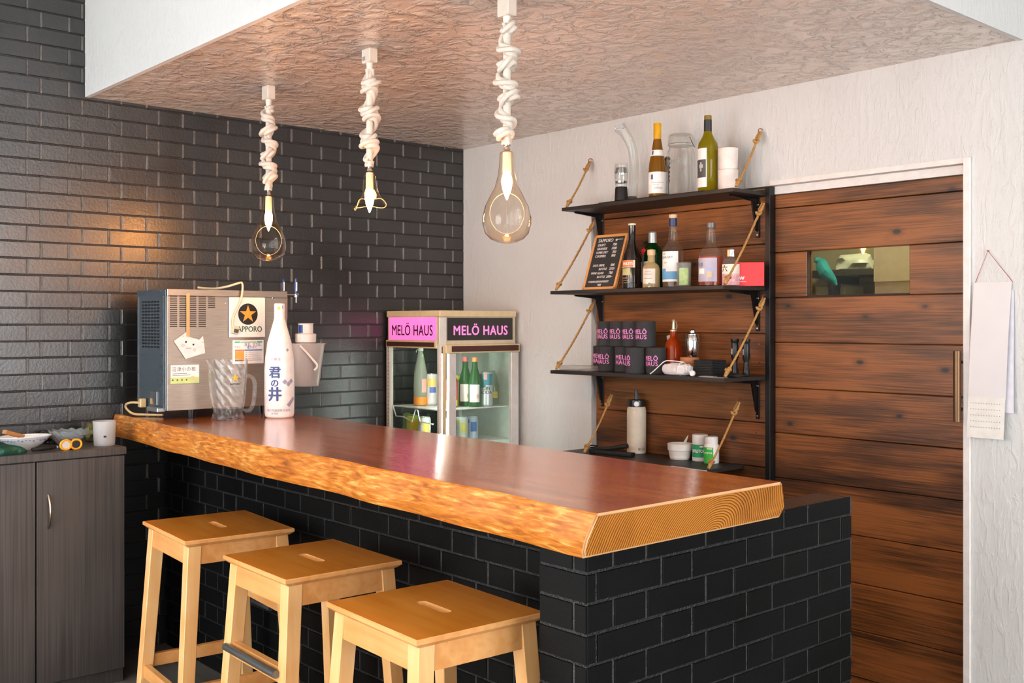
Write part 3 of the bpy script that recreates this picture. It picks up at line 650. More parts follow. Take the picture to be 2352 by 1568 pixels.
# ------------------------------------------------------------------ beer dispenser on the counter
MX, MY0, MY1, MZ0, MZ1 = .458, -1.925, -1.373, 1.092, 1.593
bd = thing('beer_dispenser', 'stainless steel beer dispenser with dark blue side standing on the bar counter', 'beer dispenser', (.3, -1.65, CT))
def L(p): return (p[0]-.3, p[1]+1.65, p[2]-CT)
m = MB(); m.box(L((.155, MY0+.004, MZ0)), L((MX-.003, MY1, MZ1-.006)), bev=.003); m.build('housing', STEEL, bd, smooth=0)
BLUE = plain('dark_blue_mirror', '#555e66', .2, .45, var=.03)
m = MB(); m.box(L((.151, MY0-.001, MZ0+.0)), L((MX-.012, MY0+.004, MZ1-.002)), bev=.0015); sp = m.build('side_panel', BLUE, bd, smooth=0)
m = MB()
for i in range(15):
    for j in range(6): m.box(L((.205+j*.031, MY0-.0016, MZ1-.055-i*.0135)), L((.228+j*.031, MY0-.0008, MZ1-.048-i*.0135)))
m.build('vent_slots', plain('vent_black', '#0b0a0a', .7), sp, smooth=0)
m = MB()
for z in (1.56, 1.47, 1.36, 1.24, 1.13):
    for x in (.172, .428): m = MB(); m.lathe([(0, 0), (.004, 0), (.004, .002), (0, .003)], seg=10, M=T(*L((x, MY0-.001, z))) @ RX(R(90))); m.build('screw', CHROME, sp)
m = MB(); m.box(L((.165, MY0-.003, MZ0+.005)), L((.168, MY0-.0005, MZ1-.03))); m.build('edge_strip', CHROME, sp, smooth=0); m = MB(); m.box(L((MX-.035, MY0-.003, MZ0+.005)), L((MX-.032, MY0-.0005, MZ1-.03))); m.build('edge_strip', CHROME, sp, smooth=0)
m = MB(); m.box(L((.30, MY0-.006, MZ0+.02)), L((.37, MY0-.001, MZ0+.075)), bev=.001); m.build('socket_plate', CHROME, bd, smooth=0)
m = MB(); m.box(L((.32, MY0-.03, MZ0-.006)), L((.43, MY0+.005, MZ0+.012)), bev=.003); m.build('drain_bracket', plain('galvanised', '#a9adaf', .35, .8), bd, smooth=0)
m = MB(); m.box(L((MX-.003, MY0, MZ0)), L((MX, MY1, MZ1-.03)), bev=.001); m.box(L((MX-.004, MY0, MZ1-.028)), L((MX+.004, MY1, MZ1)), bev=.0015)
fp = m.build('front_panel', STEEL, bd, smooth=0)
m = MB()
ya = onx(389, MX)[0]
cols = [(390, 407), (412, 429), (434, 451), (456, 473), (478, 494)]
for c, (a, b) in enumerate(cols):
    y0_, d = onx(a, MX); y1_, _ = onx(b, MX)
    for i in range(17 if c < 4 else 7):
        z = ZZ(679+i*4.35, d); m.box(L((MX-.0005, y0_, z-.0032)), L((MX+.0006, y1_, z)))
m.build('vent_slots', plain('vent_brown_black', '#1b130d', .6), fp, smooth=0)
m = MB()
for px, py in ((453, 669), (519, 696), (605, 684), (627, 684), (522, 668)):
    Y, d = onx(px, MX); m = MB(); m.lathe([(0, 0), (.0045, 0), (.004, .002), (0, .003)], seg=10, M=T(*L((MX, Y, ZZ(py, d)))) @ RY(R(90))); m.build('screw', CHROME, fp)
for x in (.20, MX-.035):
    for y in (MY0+.12 if x > .3 else MY0+.05, MY1-.09):
        m = MB(); m.lathe([(.017, 0), (.021, .036), (.021, .0375)], seg=20, M=T(*L((x, y, CT)))); m.build('foot', BLKM, bd)
for px, x in ((651, .22), (680, .3)):
    Y, d = onx(px, x+.0); Y = -1.31 if px > 660 else -1.345
    x_ = x
    # tap on the far side panel, its handle rising above the housing
    y_t = -1.325; X_t = None
    lo, hi = 0.1, .6
    best = min((abs(1176+F*(( (xx-0)*EX[0]+(y_t)*EY[0]+KX)/((xx)*EX[1]+(y_t)*EY[1]+KY))-px), xx) for xx in [k*.004 for k in range(20, 130)])
    xx = best[1]; dd = xx*EX[1]+y_t*EY[1]+KY
    tp = MB(); tp.lathe([(.0075, 0), (.009, .03), (.006, .062), (.003, .066)], seg=14, M=T(*L((xx, y_t, ZZ(672, dd))))); hd_ = tp.build('tap_handle', plain('blue_white_handle', '#1f3f7a', .25), bd)
    tp = MB(); tp.box(L((xx+.004, y_t-.004, ZZ(668, dd))), L((xx+.0095, y_t+.001, ZZ(648, dd)))); tp.build('handle_stripe', WHITEP, hd_)
    tp = MB(); zt_ = ZZ(672, dd); tp.lathe([(.010, -.02), (.011, -.008), (.006, 0)], seg=14, M=T(*L((xx, y_t, zt_)))); tp.tube([L((xx, y_t, zt_-.012)), L((xx, y_t-.055, zt_-.012))], .007); tp.tube([L((xx, y_t, zt_-.018)), L((xx, y_t, zt_-.045))], .004); tp.tube([L((xx-.018, y_t, zt_-.008)), L((xx+.018, y_t, zt_-.008))], .005); tp.build('tap', CHROME, bd)
m = MB(); xx_, dd_ = ony(661, -1.36); m.box(L((MX-.09, MY1+.0, ZZ(733, 4.62))), L((MX-.004, MY1+.004, ZZ(680, 4.62)))); m.build('side_label', plain('pink_red_label', '#cc7777', .5), bd, smooth=0)
# star sign magnet
def onface(px, py, x): Y, d = onx(px, x); return Y, ZZ(py, d), d
Ya, Za, d = onface(524, 682, MX); Yb, Zb, _ = onface(607, 774, MX)
cy, cz = (Ya+Yb)/2, (Za+Zb)/2; sw, sh = Yb-Ya, Za-Zb
sg = thing('sign', 'white square sign with orange star in black disc on the beer dispenser', 'sign', (MX+.0045, cy, cz))
m = MB(); m.box((0, -sw/2, -sh/2), (.006, sw/2, sh/2), bev=.0025); m.build('plate', plain('white_enamel', '#e9e6e0', .3), sg, smooth=0)
rr = .046
m = MB(); m.lathe([(0, 0), (rr, 0), (rr, .0006), (0, .0006)], seg=48, M=T(.006, .002, sh*.08) @ RY(R(90))); m.build('black_disc', INK, sg)
m = MB(); m.prism(star_pts(.040, cx=.002, cy=sh*.08), .0066, .0074, 'x'); m.build('star', plain('orange_star', '#e8962f', .4), sg, smooth=0)
m = MB(); add_text(m, 'SAPPORO', .034, T(.0062, .004, -sh*.30) @ FX, off=.0004, sx=.86, space=1.02); m.build('lettering', plain('dark_green_ink', '#164f43', .5), sg, smooth=0)
# instruction sticker
Ya, Za, d = onface(534, 781, MX); Yb, Zb, _ = onface(605, 834, MX); cy, cz = (Ya+Yb)/2, (Za+Zb)/2; sw, sh = Yb-Ya, Za-Zb
sg = thing('instruction_card', 'white instruction card with green, orange and blue boxes below the star sign', 'card', (MX+.0003, cy, cz))
m = MB(); m.box((0, -sw/2, -sh/2), (.003, sw/2, sh/2), bev=.0008); m.build('card', WHITEP, sg, smooth=0)
def pr(a, b, c, d_): return ((.0032, -sw/2+a*sw, sh/2-d_*sh), (.0036, -sw/2+b*sw, sh/2-c*sh))
m = MB(); m.box(*pr(.06, .22, .06, .11)); m.box(*pr(.78, .95, .06, .11)); m.box(*pr(.24, .76, .07, .1)); m.build('green_bars', plain('print_green', '#2f9d78', .5), sg, smooth=0)
m = MB(); m.box(*pr(.37, .95, .4, .45)); add_text(m, '液温、ガス圧、', .016, T(.0032, sw*.18, sh*.30) @ FX, ext=.0002, sx=.8); add_text(m, '確かめて', .015, T(.0032, sw*.12, sh*.18) @ FX, ext=.0002, sx=.8); m.build('blue_print', plain('print_blue', '#2463a8', .5), sg, smooth=0)
m = MB(); m.box(*pr(.07, .36, .46, .88)); m.build('orange_box', plain('print_orange', '#efa348', .5), sg, smooth=0)
m = MB(); m.box(*pr(.07, .36, .4, .45)); m.box(*pr(.07, .36, .83, .885))
add_text(m, 'うまさ', .01, T(.0032, -sw*.36, sh*.2) @ FX, ext=.0002); m.build('red_print', plain('print_red', '#dc5c3c', .5), sg, smooth=0)
m = MB()
for k in range(5): m.box(*pr(.40, .46, .5+k*.085, .53+k*.085)); m.box(*pr(.5, .93, .5+k*.085, .525+k*.085))
m.build('grey_print', plain('print_grey', '#a9a6a8', .6), sg, smooth=0)
# cat face card
def fp2(px, py): Y, d = onx(px, MX); return Y, ZZ(py, d)
out = [fp2(*p) for p in ((398, 783), (428, 761), (428, 772), (456, 780), (465, 771), (470, 810), (425, 824))]
cy = sum(p[0] for p in out)/7; cz = sum(p[1] for p in out)/7
ct = thing('cat_face_card', 'pink paper cat face taped to the beer dispenser', 'card', (MX+.0045, cy, cz))
m = MB(); m.prism([(p[0]-cy, p[1]-cz) for p in out], 0, .0012, 'x'); m.build('paper', plain('pale_pink_paper', '#efdcd8', .7), ct, smooth=0)
m = MB()
for px, py, r_ in ((426, 785, .0042), (443, 791, .0042)):
    Y, z = fp2(px, py); m.lathe([(0, 0), (r_, 0), (r_*.8, .0006), (0, .0007)], seg=14, M=T(.0012, Y-cy, z-cz) @ RY(R(90)))
for px, py in ((419, 793), (446, 803)):
    Y, z = fp2(px, py); m.tube([(.0014, Y-cy+.0055*math.cos(a), z-cz+.0055*math.sin(a)) for a in [2*PI*k/16 for k in range(16)]], .0005, seg=5, closed=True)
Y, z = fp2(432, 798); m.tube([(.0014, Y-cy-.012+.024*k/12, z-cz-.005*abs(math.sin(PI*k/6))) for k in range(13)], .0006, seg=5)
for px, py in ((419, 773), (464, 787)):
    Y, z = fp2(px, py); m.tube([(.0014, Y-cy-.005+.01*k/6, z-cz+.004*math.sin(PI*k/6)) for k in range(7)], .0005, seg=5)
m.build('drawn_face', INK, ct)
Ya, za_ = fp2(433, 673); Yb, zb_ = fp2(431, 771)
m = MB(); m.box((-.0002, Yb-cy-.008, zb_-cz-.003), (.0026, Yb-cy+.006, za_-cz)); m.build('tape_strip', plain('yellowed_tape', '#d3a46c', .4), ct, smooth=0)
# small talisman card in sleeve
Ya, Za, _ = onface(384, 836, MX); Yb, Zb, _ = onface(459, 881, MX); cy, cz = (Ya+Yb)/2, (Za+Zb)/2; sw, sh = Yb-Ya, Za-Zb
sg = thing('shop_card', 'small green and white card in clear sleeve low on the beer dispenser', 'card', (MX+.0007, cy, cz)); 
m = MB(); m.box((0, -sw/2, -sh/2), (.001, sw/2, sh/2)); m.build('sleeve', glass('plastic_sleeve', '#e8e4e0', .1, .1, body=.35), sg, smooth=0)
m = MB(); m.box((.001, -sw*.4, -sh*.45), (.0016, sw*.47, sh*.44)); m.build('card', WHITEP, sg, smooth=0)
m = MB(); m.box((.0016, -sw*.4, -sh*.45), (.002, sw*.47, -sh*.15)); m.build('green_band', plain('lime_band', '#c7d88a', .6), sg, smooth=0)
m = MB(); add_text(m, '沼津小の槙', .020, T(.0017, 0, sh*.22) @ FX, ext=.0002, sx=1.0, space=1.1)
for k in range(2): m.box((.0017, -sw*.34, sh*(.02-.08*k)), (.002, sw*(.1+.1*k), sh*(.04-.08*k)))
for k in range(4): m.box((.002, -sw*(.36-.14*k), -sh*.32), (.0024, -sw*(.32-.14*k), -sh*.24))
m.build('print', plain('soft_black_ink', '#565352', .6), sg, smooth=0)
m = MB(); m.lathe([(0, 0), (.009, 0), (.009, .0005), (0, .0005)], seg=20, M=T(.0021, sw*.27, -sh*.2) @ RY(R(90))); m.build('round_motif', plain('peach_print', '#e8c790', .6), sg)
# loose power cord over the top
X0 = .30
cord = []
for px, py, x in ((455, 660, .30), (475, 662, .34), (500, 662, .42), (525, 657, .46), (545, 651, .475), (556, 650, .478), (557, 668, .479), (553, 690, .479), (545, 708, .479), (537, 727, .479), (535, 745, .479), (540, 757, .479)):
    Y, d = onx(px, x); z = ZZ(py, d); cord.append((x, Y, max(z, MZ1+.0055) if x < .465 else z))
def smoothpath(p, n=6):
    out = []; p = [Vector(q) for q in p]
    for i in range(len(p)-1):
        a, b, c, d_ = p[max(i-1, 0)], p[i], p[i+1], p[min(i+2, len(p)-1)]
        for k in range(n):
            t = k/n; out.append(.5*((2*b)+(-a+c)*t+(2*a-5*b+4*c-d_)*t*t+(-a+3*b-3*c+d_)*t**3))
    out.append(p[-1]); return out
CREAM = plain('cream_cable', '#cdbd9d', .45)
t = thing('power_cord', 'cream power cord hanging over the top of the beer dispenser', 'cord', cord[0])
m = MB(); m.tube([Vector(p)-Vector(cord[0]) for p in smoothpath(cord)], .0048, seg=10); m.build('cable', CREAM, t)
e = Vector(cord[-1])-Vector(cord[0]); m = MB(); m.box((-.012, -.014, -.018), (.012, .014, .016), bev=.005, seg=2, M=T(*e) @ RX(-.2)); pl = m.build('plug', CREAM, t)
m = MB(); m.box((.012, -.01, -.013), (.0135, .011, .003), M=T(*e) @ RX(-.2)); m.build('plug_face', plain('socket_grey', '#3b4a46', .5), pl, smooth=0)
# plugged-in cord at the left foot
X, d = ony(328, MY0-.03)
pts = [(.25, MY0-.02, ZZ(925, 4.45)), (.215, MY0-.045, ZZ(924, 4.45)), (.185, MY0-.06, ZZ(928, 4.45)), (.175, MY0-.058, ZZ(938, 4.45)), (.19, MY0-.035, CT+.012), (.23, MY0-.0, CT+.0085), (.3, MY0+.05, CT+.0085)]
t = thing('power_cord', 'cream plugged-in cord looping at the left foot of the beer dispenser', 'cord', pts[0])
m = MB(); m.tube([Vector(p)-Vector(pts[0]) for p in smoothpath(pts)], .005, seg=10); m.build('cable', plain('yellowed_cable', '#c9a877', .45), t)
m = MB(); m.box((-.012, -.012, -.018), (.014, .014, .02), bev=.003); m.build('plug', plain('yellowed_cable', '#c9a877'), t)
pts = [(.42, -1.36, 1.13), (.45, -1.352, 1.10), (.462, -1.35, 1.075), (.463, -1.352, CT+.006)]
m = MB(); m.tube(smoothpath(pts), .004, seg=8); tag(m.build('drain_hose', plain('pale_green_hose', '#b3ab83', .4)), 'thin pale hose curving down to the counter behind the white bottle', 'hose')
# bucket and jar hung on the tap side
def at_y(px, y): return ony(px, y)
BY = -1.27; X, d = ony(702, BY)
t = thing('plastic_bucket', 'translucent plastic bucket with handle hanging beside the beer dispenser', 'bucket', (X, BY, ZZ(886, d)))
hh = ZZ(788, d)-ZZ(886, d); sxx = d/F
m = MB(); m.lathe([(.058, 0), (.06, .003), (.085, hh-.006), (.09, hh-.005), (.09, hh), (.083, hh), (.057, .004), (0, .004)], seg=36); m.build('bucket_body', glass('milky_plastic', '#ded6d0', .1, .25, body=.5), t)
ca = CAMA(X, BY); ux, uy = math.cos(ca+PI/2), math.sin(ca+PI/2)
hp = [(ux*(-.02+.0*k)+math.cos(ca)*.088, uy*(-.02)+math.sin(ca)*.088, hh-.01) for k in (0,)]
m = MB(); hpt = [(.088*math.cos(ca)+ux*a*.001, .088*math.sin(ca)+uy*a*.001, hh-z*.001) for a, z in ((-25, 8), (5, 40), (35, 75), (50, 95), (48, 108), (38, 118))]
m.tube(smoothpath(hpt), .005, seg=8); m.build('handle', plain('translucent_white', '#e2dad6', .4), t)
zb = ZZ(886, d)
X2, d2_ = ony(684, BY-.02)
t2 = thing('measuring_jar', 'clear jar with white screw cap standing inside the plastic bucket', 'jar', (X+.0, BY, zb+.006))
m = MB(); z2 = ZZ(783, d)-zb-.006; z3 = ZZ(767, d)-zb-.006; z4 = ZZ(742, d)-zb-.006
m.lathe([(.05, 0), (.052, .004), (.052, z2-.04), (.044, z2-.01), (.044, z2)], seg=28, cap1=False); m.build('jar_body', glass('jar_plastic', '#e6d9d6', .15, .2, body=.4), t2)
m = MB(); m.lathe([(.047, z2-.004), (.048, z3), (.044, z3+.002), (.034, z3+.003), (.034, z4-.004), (.037, z4), (0, z4)], seg=28); m.build('cap', plain('offwhite_cap', '#d8cfc9', .4), t2)
m = MB(); wrap_rect(m, .034, z3+.006, z4-.008, ca-1.1, ca-.35, dr=.0012); m.build('blue_badge', plain('badge_blue', '#2a4f96', .4), t2)
m = MB(); m.box((X-.09-X, -.02, 0), (-.02, .02, .004)) if False else m.tube([(X-.045, MY1+.004, zb+hh-.02), (X-.02, BY-.086, zb+hh-.02)], .004)
tag(m.build('bucket_hook', CHROME), 'metal hook carrying the bucket on the side of the beer dispenser', 'hook')

# ------------------------------------------------------------------ pitcher and sake bottle
x, y, d = onz(524, 962, CT)
pt = thing('beer_pitcher', 'clear swirled glass pitcher with yellow star on the bar counter', 'pitcher', (x, y, CT)); k = d/F
hz = lambda py: (965-py)*k
rb = 34*k
m = MB(); b2 = bmesh.new(); seg = 60; rings = []; zb_ = [(37*k, 0, 0), (38*k, .004, 0), (35*k, hz(955), 0), (33.5*k, hz(948), 0), (34*k, hz(944), 0), (37*k, hz(925), 1), (40*k, hz(895), 1), (42*k, hz(868), 1), (43*k, hz(852), .4), (44*k, hz(838), 0), (45*k, hz(828), 0), (43.5*k, hz(828), 0), (42*k, hz(850), 0), (37*k, hz(905), 0), (31*k, hz(940), 0), (0, hz(944), 0)]
sp_a = CAMA(x, y)-1.35
for (r_, z, a) in zb_:
    ring = []
    for i in range(seg):
        th = 2*PI*i/seg; q = r_*(1+a*.03*math.cos(15*(th+z*9)))
        if z > hz(835): q *= 1+.13*math.exp(-((th-sp_a+PI) % (2*PI)-PI)**2/.06)
        ring.append(b2.verts.new((q*math.cos(th), q*math.sin(th), z)))
    rings.append(ring)
for a, b in zip(rings, rings[1:]):
    for i in range(seg): b2.faces.new((a[i], a[(i+1) % seg], b[(i+1) % seg], b[i]))
b2.faces.new(rings[0][::-1]); bmesh.ops.remove_doubles(b2, verts=list(b2.verts), dist=1e-6); m._merge(b2, None, 0)
PG = glass('pitcher_glass', '#efeeec', .15, .05, body=.03, bmp=.5, bs=14); m.build('pitcher_body', PG, pt, smooth=60)
ha = CAMA(x, y)+1.35; hc = Vector((math.cos(ha), math.sin(ha), 0))
hp = [hc*(41*k)+Vector((0, 0, hz(866))), hc*(52*k)+Vector((0, 0, hz(868))), hc*(60*k)+Vector((0, 0, hz(880))), hc*(60*k)+Vector((0, 0, hz(905))), hc*(57*k)+Vector((0, 0, hz(930))), hc*(48*k)+Vector((0, 0, hz(945))), hc*(34*k)+Vector((0, 0, hz(944)))]
m = MB(); m.tube(smoothpath(hp), .0085, seg=12); m.build('handle', PG, pt)
sa = CAMA(x, y)+.38; r_ = 42.6*k
m = MB(); t_ = bmesh.new(); vs = [t_.verts.new(((r_+.001)*math.cos(sa+p[0]/r_), (r_+.001)*math.sin(sa+p[0]/r_), hz(869)+p[1])) for p in star_pts(.0165, .42)]; c_ = t_.verts.new(((r_+.001)*math.cos(sa), (r_+.001)*math.sin(sa), hz(869)))
for i in range(10): t_.faces.new((c_, vs[i], vs[(i+1) % 10]))
m._merge(t_, None, 0); m.build('star', plain('yellow_star', '#eab312', .4), pt, smooth=0)
m = MB(); wrap_text(m, 'SAPPORO', .010, r_-.0005, hz(883), sa, ext=.0002, off=.0002); m.build('lettering', INK, pt, smooth=0)
x, y, d = onz(642, 958, CT); k = d/F; hz = lambda py: (958-py)*k
sb = thing('sake_bottle', 'tall white sake bottle with blue brush characters on the bar counter', 'bottle', (x, y, CT)); sa = CAMA(x, y)
m = MB(); m.lathe([(28*k, 0), (32*k, .006), (33.5*k, .02), (34*k, hz(900)), (34*k, hz(850)), (32*k, hz(820)), (27*k, hz(785)), (20*k, hz(760)), (14*k, hz(738)), (11.5*k, hz(728))], seg=40); m.build('bottle_body', plain('frosted_white_paper', '#ebe4e0', .35), sb)
m = MB(); m.lathe([(12*k, hz(729)), (12.3*k, hz(726)), (12*k, hz(700)), (11.3*k, hz(697)), (0, hz(697))], seg=24); m.build('cap_wrap', plain('white_cap_paper', '#ece5e0', .4), sb)
m = MB(); wrap_rect(m, 12.2*k, hz(711), hz(704), sa-.35, sa+.15); m.build('gold_seal', plain('gold_seal', '#e7bd35', .4), sb)
m = MB(); wrap_rect(m, 12.2*k, hz(709), hz(702), sa+.55, sa+.68); m.build('blue_line', plain('print_blue', '#2463a8'), sb)
BI = plain('brush_blue', '#3c4a7c', .5)
m = MB(); R_ = 34*k; off = sa-.32
wrap_text(m, '君', .052, R_, hz(855), off, off=.0016); wrap_text(m, 'の', .036, R_, hz(879), off, off=.0012); wrap_text(m, '井', .062, R_, hz(905), off, off=.0018); m.build('brush_characters', BI, sb, smooth=0)
m = MB()
def diamond(m, r_, a, z, s):
    t_ = bmesh.new(); vs = [t_.verts.new(((r_+.0009)*math.cos(a+p/r_), (r_+.0009)*math.sin(a+p/r_), z+q)) for p, q in ((-s, 0), (0, -s), (s, 0), (0, s))]; c = t_.verts.new(((r_+.0012)*math.cos(a), (r_+.0012)*math.sin(a), z))
    for i in range(4): t_.faces.new((c, vs[i], vs[(i+1) % 4]))
    m._merge(t_, None, 0)
for (a, z) in ((.35, 875), (.62, 880), (.85, 874), (.85, 921), (1.05, 915), (.67, 927)): diamond(m, R_, sa+a, hz(z), .0115)
diamond(m, 30*k, sa+.62, hz(803), .008)
m.build('grey_diamonds', plain('print_lilac', '#9a95a8', .5), sb, smooth=0)
m = MB(); wrap_text(m, '大醸造', .013, 32.6*k, hz(824), off+.05, ext=.0002, space=1.3); m.build('red_print', plain('print_pink', '#e0899a', .5), sb, smooth=0)
m = MB(); wrap_text(m, '君の井酒造株式会社', .0115, R_-.0002, hz(940), off+.25, ext=.0002, space=1.05); wrap_text(m, '新潟県', .009, R_-.0004, hz(947), off, ext=.0002, space=1.2); m.build('small_print', plain('print_grey_ink', '#8a8588', .5), sb, smooth=0)

# ------------------------------------------------------------------ display fridge in the corner
FX0, FX1, FY0, FY1 = .022, .478, -.538, -.03
fr = thing('display_fridge', 'glass sided display fridge with pink and black header signs in the corner', 'fridge', (.25, -.28, 0))
def Lf(x, y, z): return (x-.25, y+.28, z)
CRM = plain('cream_trim', '#d9c298', .45); WPL = plain('white_fridge_plastic', '#dcd6cf', .35)
m = MB(); m.box(Lf(FX0, FY0, 1.484), Lf(FX1+.006, FY1, 1.516), bev=.003); m.build('top_cap', CRM, fr, smooth=0)
m = MB(); m.box(Lf(FX0+.005, FY0+.006, 1.345), Lf(FX1-.004, FY1, 1.484)); m.build('header_box', plain('ivory_trim', '#cfc2a6', .45), fr, smooth=0)
ty = FY0+.043
m = MB(); m.box(Lf(FX0+.022, FY0+.002, 1.366), Lf(FX1-.03, FY0+.006, 1.482), bev=.001); ps = m.build('pink_sign', plain('backlit_pink', '#f06ab0', .35, emis=.45), fr, smooth=0)
m = MB(); add_text(m, 'MELÖ HAUS', .076, T(*Lf((FX0+.022+FX1-.03)/2, FY0+.0014, 1.413)) @ FY, off=.0006, sx=.83, space=1.06); m.build('lettering', plain('dark_plum_ink', '#3b1530', .5), ps, smooth=0)
m = MB(); m.box(Lf(FX1-.004, FY0+.052, 1.366), Lf(FX1, FY1-.02, 1.480), bev=.001); bs_ = m.build('black_sign', plain('charcoal_sign', '#332f2e', .4), fr, smooth=0)
m = MB(); add_text(m, 'MELÖ HAUS', .067, T(*Lf(FX1+.0004, (FY0+.052+FY1-.02)/2, 1.413)) @ FX, off=.0012, sx=.93, space=1.1); m.build('lettering', plain('pink_letters', '#ee7fc0', .4, emis=.3), bs_, smooth=0)
m = MB(); m.box(Lf(FX1-.004, FY0+.001, 1.345), Lf(FX1+.001, FY0+.046, 1.482), bev=.002); m.build('corner_post', WPL, fr, smooth=0)
m = MB(); m.box(Lf(FX0, FY0-.004, 1.326), Lf(FX1-.02, FY0+.006, 1.364), bev=.002); m.build('lower_trim', CRM, fr, smooth=0)
m = MB(); m.box(Lf(FX0+.008, FY0-.006, 1.333), Lf(FX1-.035, FY0-.003, 1.356), bev=.001); m.build('brown_strip', plain('dark_brown_strip', '#4a241a', .6, bmp=.3), fr, smooth=0)
# door on the right-hand face
dr = MB(); dr.box(Lf(FX1, FY0+.02, 1.302), Lf(FX1+.03, FY1+.004, 1.345), bev=.003); dr.box(Lf(FX1, FY0+.02, .16), Lf(FX1+.022, FY0+.026, 1.302)) 
do = dr.build('door', CRM, fr, smooth=0)
m = MB(); m.box(Lf(FX1+.03, FY0+.055, 1.309), Lf(FX1+.033, FY1-.006, 1.338), bev=.008 if False else .001); m.build('brown_strip', plain('dark_brown_strip', '#4a241a'), do, smooth=0)
m = MB(); m.box(Lf(FX1, FY0+.045, .16), Lf(FX1+.024, FY0+.09, 1.302), bev=.003); m.box(Lf(FX1, FY1-.05, .16), Lf(FX1+.024, FY1+.002, 1.302), bev=.003); m.box(Lf(FX1, FY0+.05, .12), Lf(FX1+.024, FY1, .16)); m.build('door_frame', plain('silver_white_frame', '#d6cfca', .3, .1), do, smooth=0)
m = MB(); m.box(Lf(FX1+.008, FY0+.09, .16), Lf(FX1+.012, FY1-.05, 1.302)); m.build('door_glass', glass('fridge_glass', '#dcebe2', .25), do, smooth=0)
# cabinet body
m = MB(); m.box(Lf(FX0, FY0, .0), Lf(FX1, FY1, .16), bev=.004); m.box(Lf(FX0, FY1-.015, .16), Lf(FX1, FY1, 1.345)); m.box(Lf(FX0+.004, FY0+.006, 1.335), Lf(FX1-.004, FY1, 1.345)); m.build('cabinet_body', plain('pale_mint_liner', '#cfdcd0', .4), fr, smooth=0)
m = MB()
for (x, y) in ((FX0+.012, FY0+.012), (FX0+.012, FY1-.03)): m.box(Lf(x-.012, y-.012, .16), Lf(x+.016, y+.012, 1.335))
m.box(Lf(FX1-.018, FY0+.002, .16), Lf(FX1-.002, FY0+.018, 1.335)); m.build('corner_rail', WPL, fr, smooth=0)
m = MB(); m.box(Lf(FX0+.028, FY0+.004, .16), Lf(FX1-.018, FY0+.008, 1.335)); m.box(Lf(FX0+.002, FY0+.024, .16), Lf(FX0+.006, FY1-.042, 1.335)); m.build('side_glass', glass('fridge_glass', '#dcebe2', .25), fr, smooth=0)
m = MB()
for k in range(22):
    z = .9+k*.02
    m.box(Lf(FX0+.014, FY0-.001, z), Lf(FX0+.018, FY0+.0005, z+.006)); m.box(Lf(FX1-.03, FY1-.0165, z), Lf(FX1-.025, FY1-.0152, z+.009))
m.build('shelf_slots', plain('slot_dark', '#55605c', .6), fr, smooth=0)
m = MB(); m.tube([Lf(FX1-.03, FY0+.045, .2), Lf(FX1-.03, FY0+.045, 1.3)], .009, seg=12); m.build('light_tube', emit('fridge_tube', '#f6fffb', 15), fr)
for z in (1.02, .845):
    m = MB(); m.box(Lf(FX0+.02, FY0+.025, z-.006), Lf(FX1-.012, FY1-.018, z), bev=.001)
    sh = m.build('shelf', plain('white_wire_shelf', '#e8eee9', .35), fr, smooth=0)
    if z > 1:
        w_ = [(FX0+.03, z), (FX0+.06, z-.055), (FX0+.13, z-.055), (FX0+.20, z-.075), (FX0+.23, z-.012), (FX0+.25, z-.012), (FX0+.27, z-.07), (FX0+.38, z-.075)]
        m = MB(); m.tube([Lf(a, FY0+.02, b) for a, b in w_], .0035, seg=8); m.build('front_wire', plain('white_wire', '#e6ebe6', .4), sh)
# contents
def fcan(px, y, z, r_, h, body, top, label, grp=None, band=None, txt=None, name='drink_can', txtc=None):
    if y > 0: X, y = y, onx(px, y)[0]
    else: X, d = ony(px, y)
    t = thing(name, label, 'can', (X, y, z+.0006), 0, grp)
    m = MB(); m.lathe([(r_*.8, 0), (r_, .008), (r_, h-.012), (r_*.83, h-.002)], seg=24); c = m.build('can_body', body, t)
    m = MB(); m.lathe([(r_*.83, h-.002), (r_*.85, h), (r_*.78, h-.001), (r_*.76, h-.004), (0, h-.004)], seg=24, cap0=False); m.build('lid', CHROME, t)
    a = CAMA(X, y)
    if band:
        for (z0_, z1_, mm, a0, a1) in band:
            m = MB(); wrap_rect(m, r_, z0_*h, z1_*h, a+a0, a+a1); m.build('printed_band', mm, t)
    if txt:
        m = MB()
        for i, s in enumerate(txt): wrap_text(m, s, .024, r_, h*.52-i*.02, a, ext=.0003, off=.0004)
        m.build('lettering', txtc or plain('soft_black_ink', '#565352'), t, smooth=0)
    return t
def bottle(name, loc, prof, mat, label, cat='bottle', grp=None):
    t = thing(name, label, cat, loc, 0, grp); m = MB(); m.lathe(prof, seg=32); m.build('bottle_body', mat, t); return t
SH1, SH2 = 1.0205, .8455
X, d = ony(966, -.42); k = d/F
t = bottle('frosted_bottle', (X, -.42, SH1), [(.032, 0), (.035, .005), (.036, .10), (.034, .17), (.022, .235), (.014, .275), (.0125, .292)], glass('frosted_pale_glass', '#d5ddcf', .3, .2, body=.55), 'tall frosted glass bottle with orange rest of juice in the fridge')
m = MB(); m.lathe([(.0363, .004), (.0366, .010), (.0367, .046)], seg=28, cap1=True); m.build('orange_juice', plain('orange_juice', '#ee9430', .4), t)
m = MB(); a = CAMA(X, -.42); wrap_rect(m, .0362, .07, .14, a+.2, a+1.0); m.build('pink_label', plain('salmon_label', '#efab9e', .5), t)
m = MB(); wrap_rect(m, .019, .2, .27, a+.4, a+1.0, r1=.0165, dr=.001); m.build('lime_strip', plain('lime_strip', '#c2dd8e', .5), t)
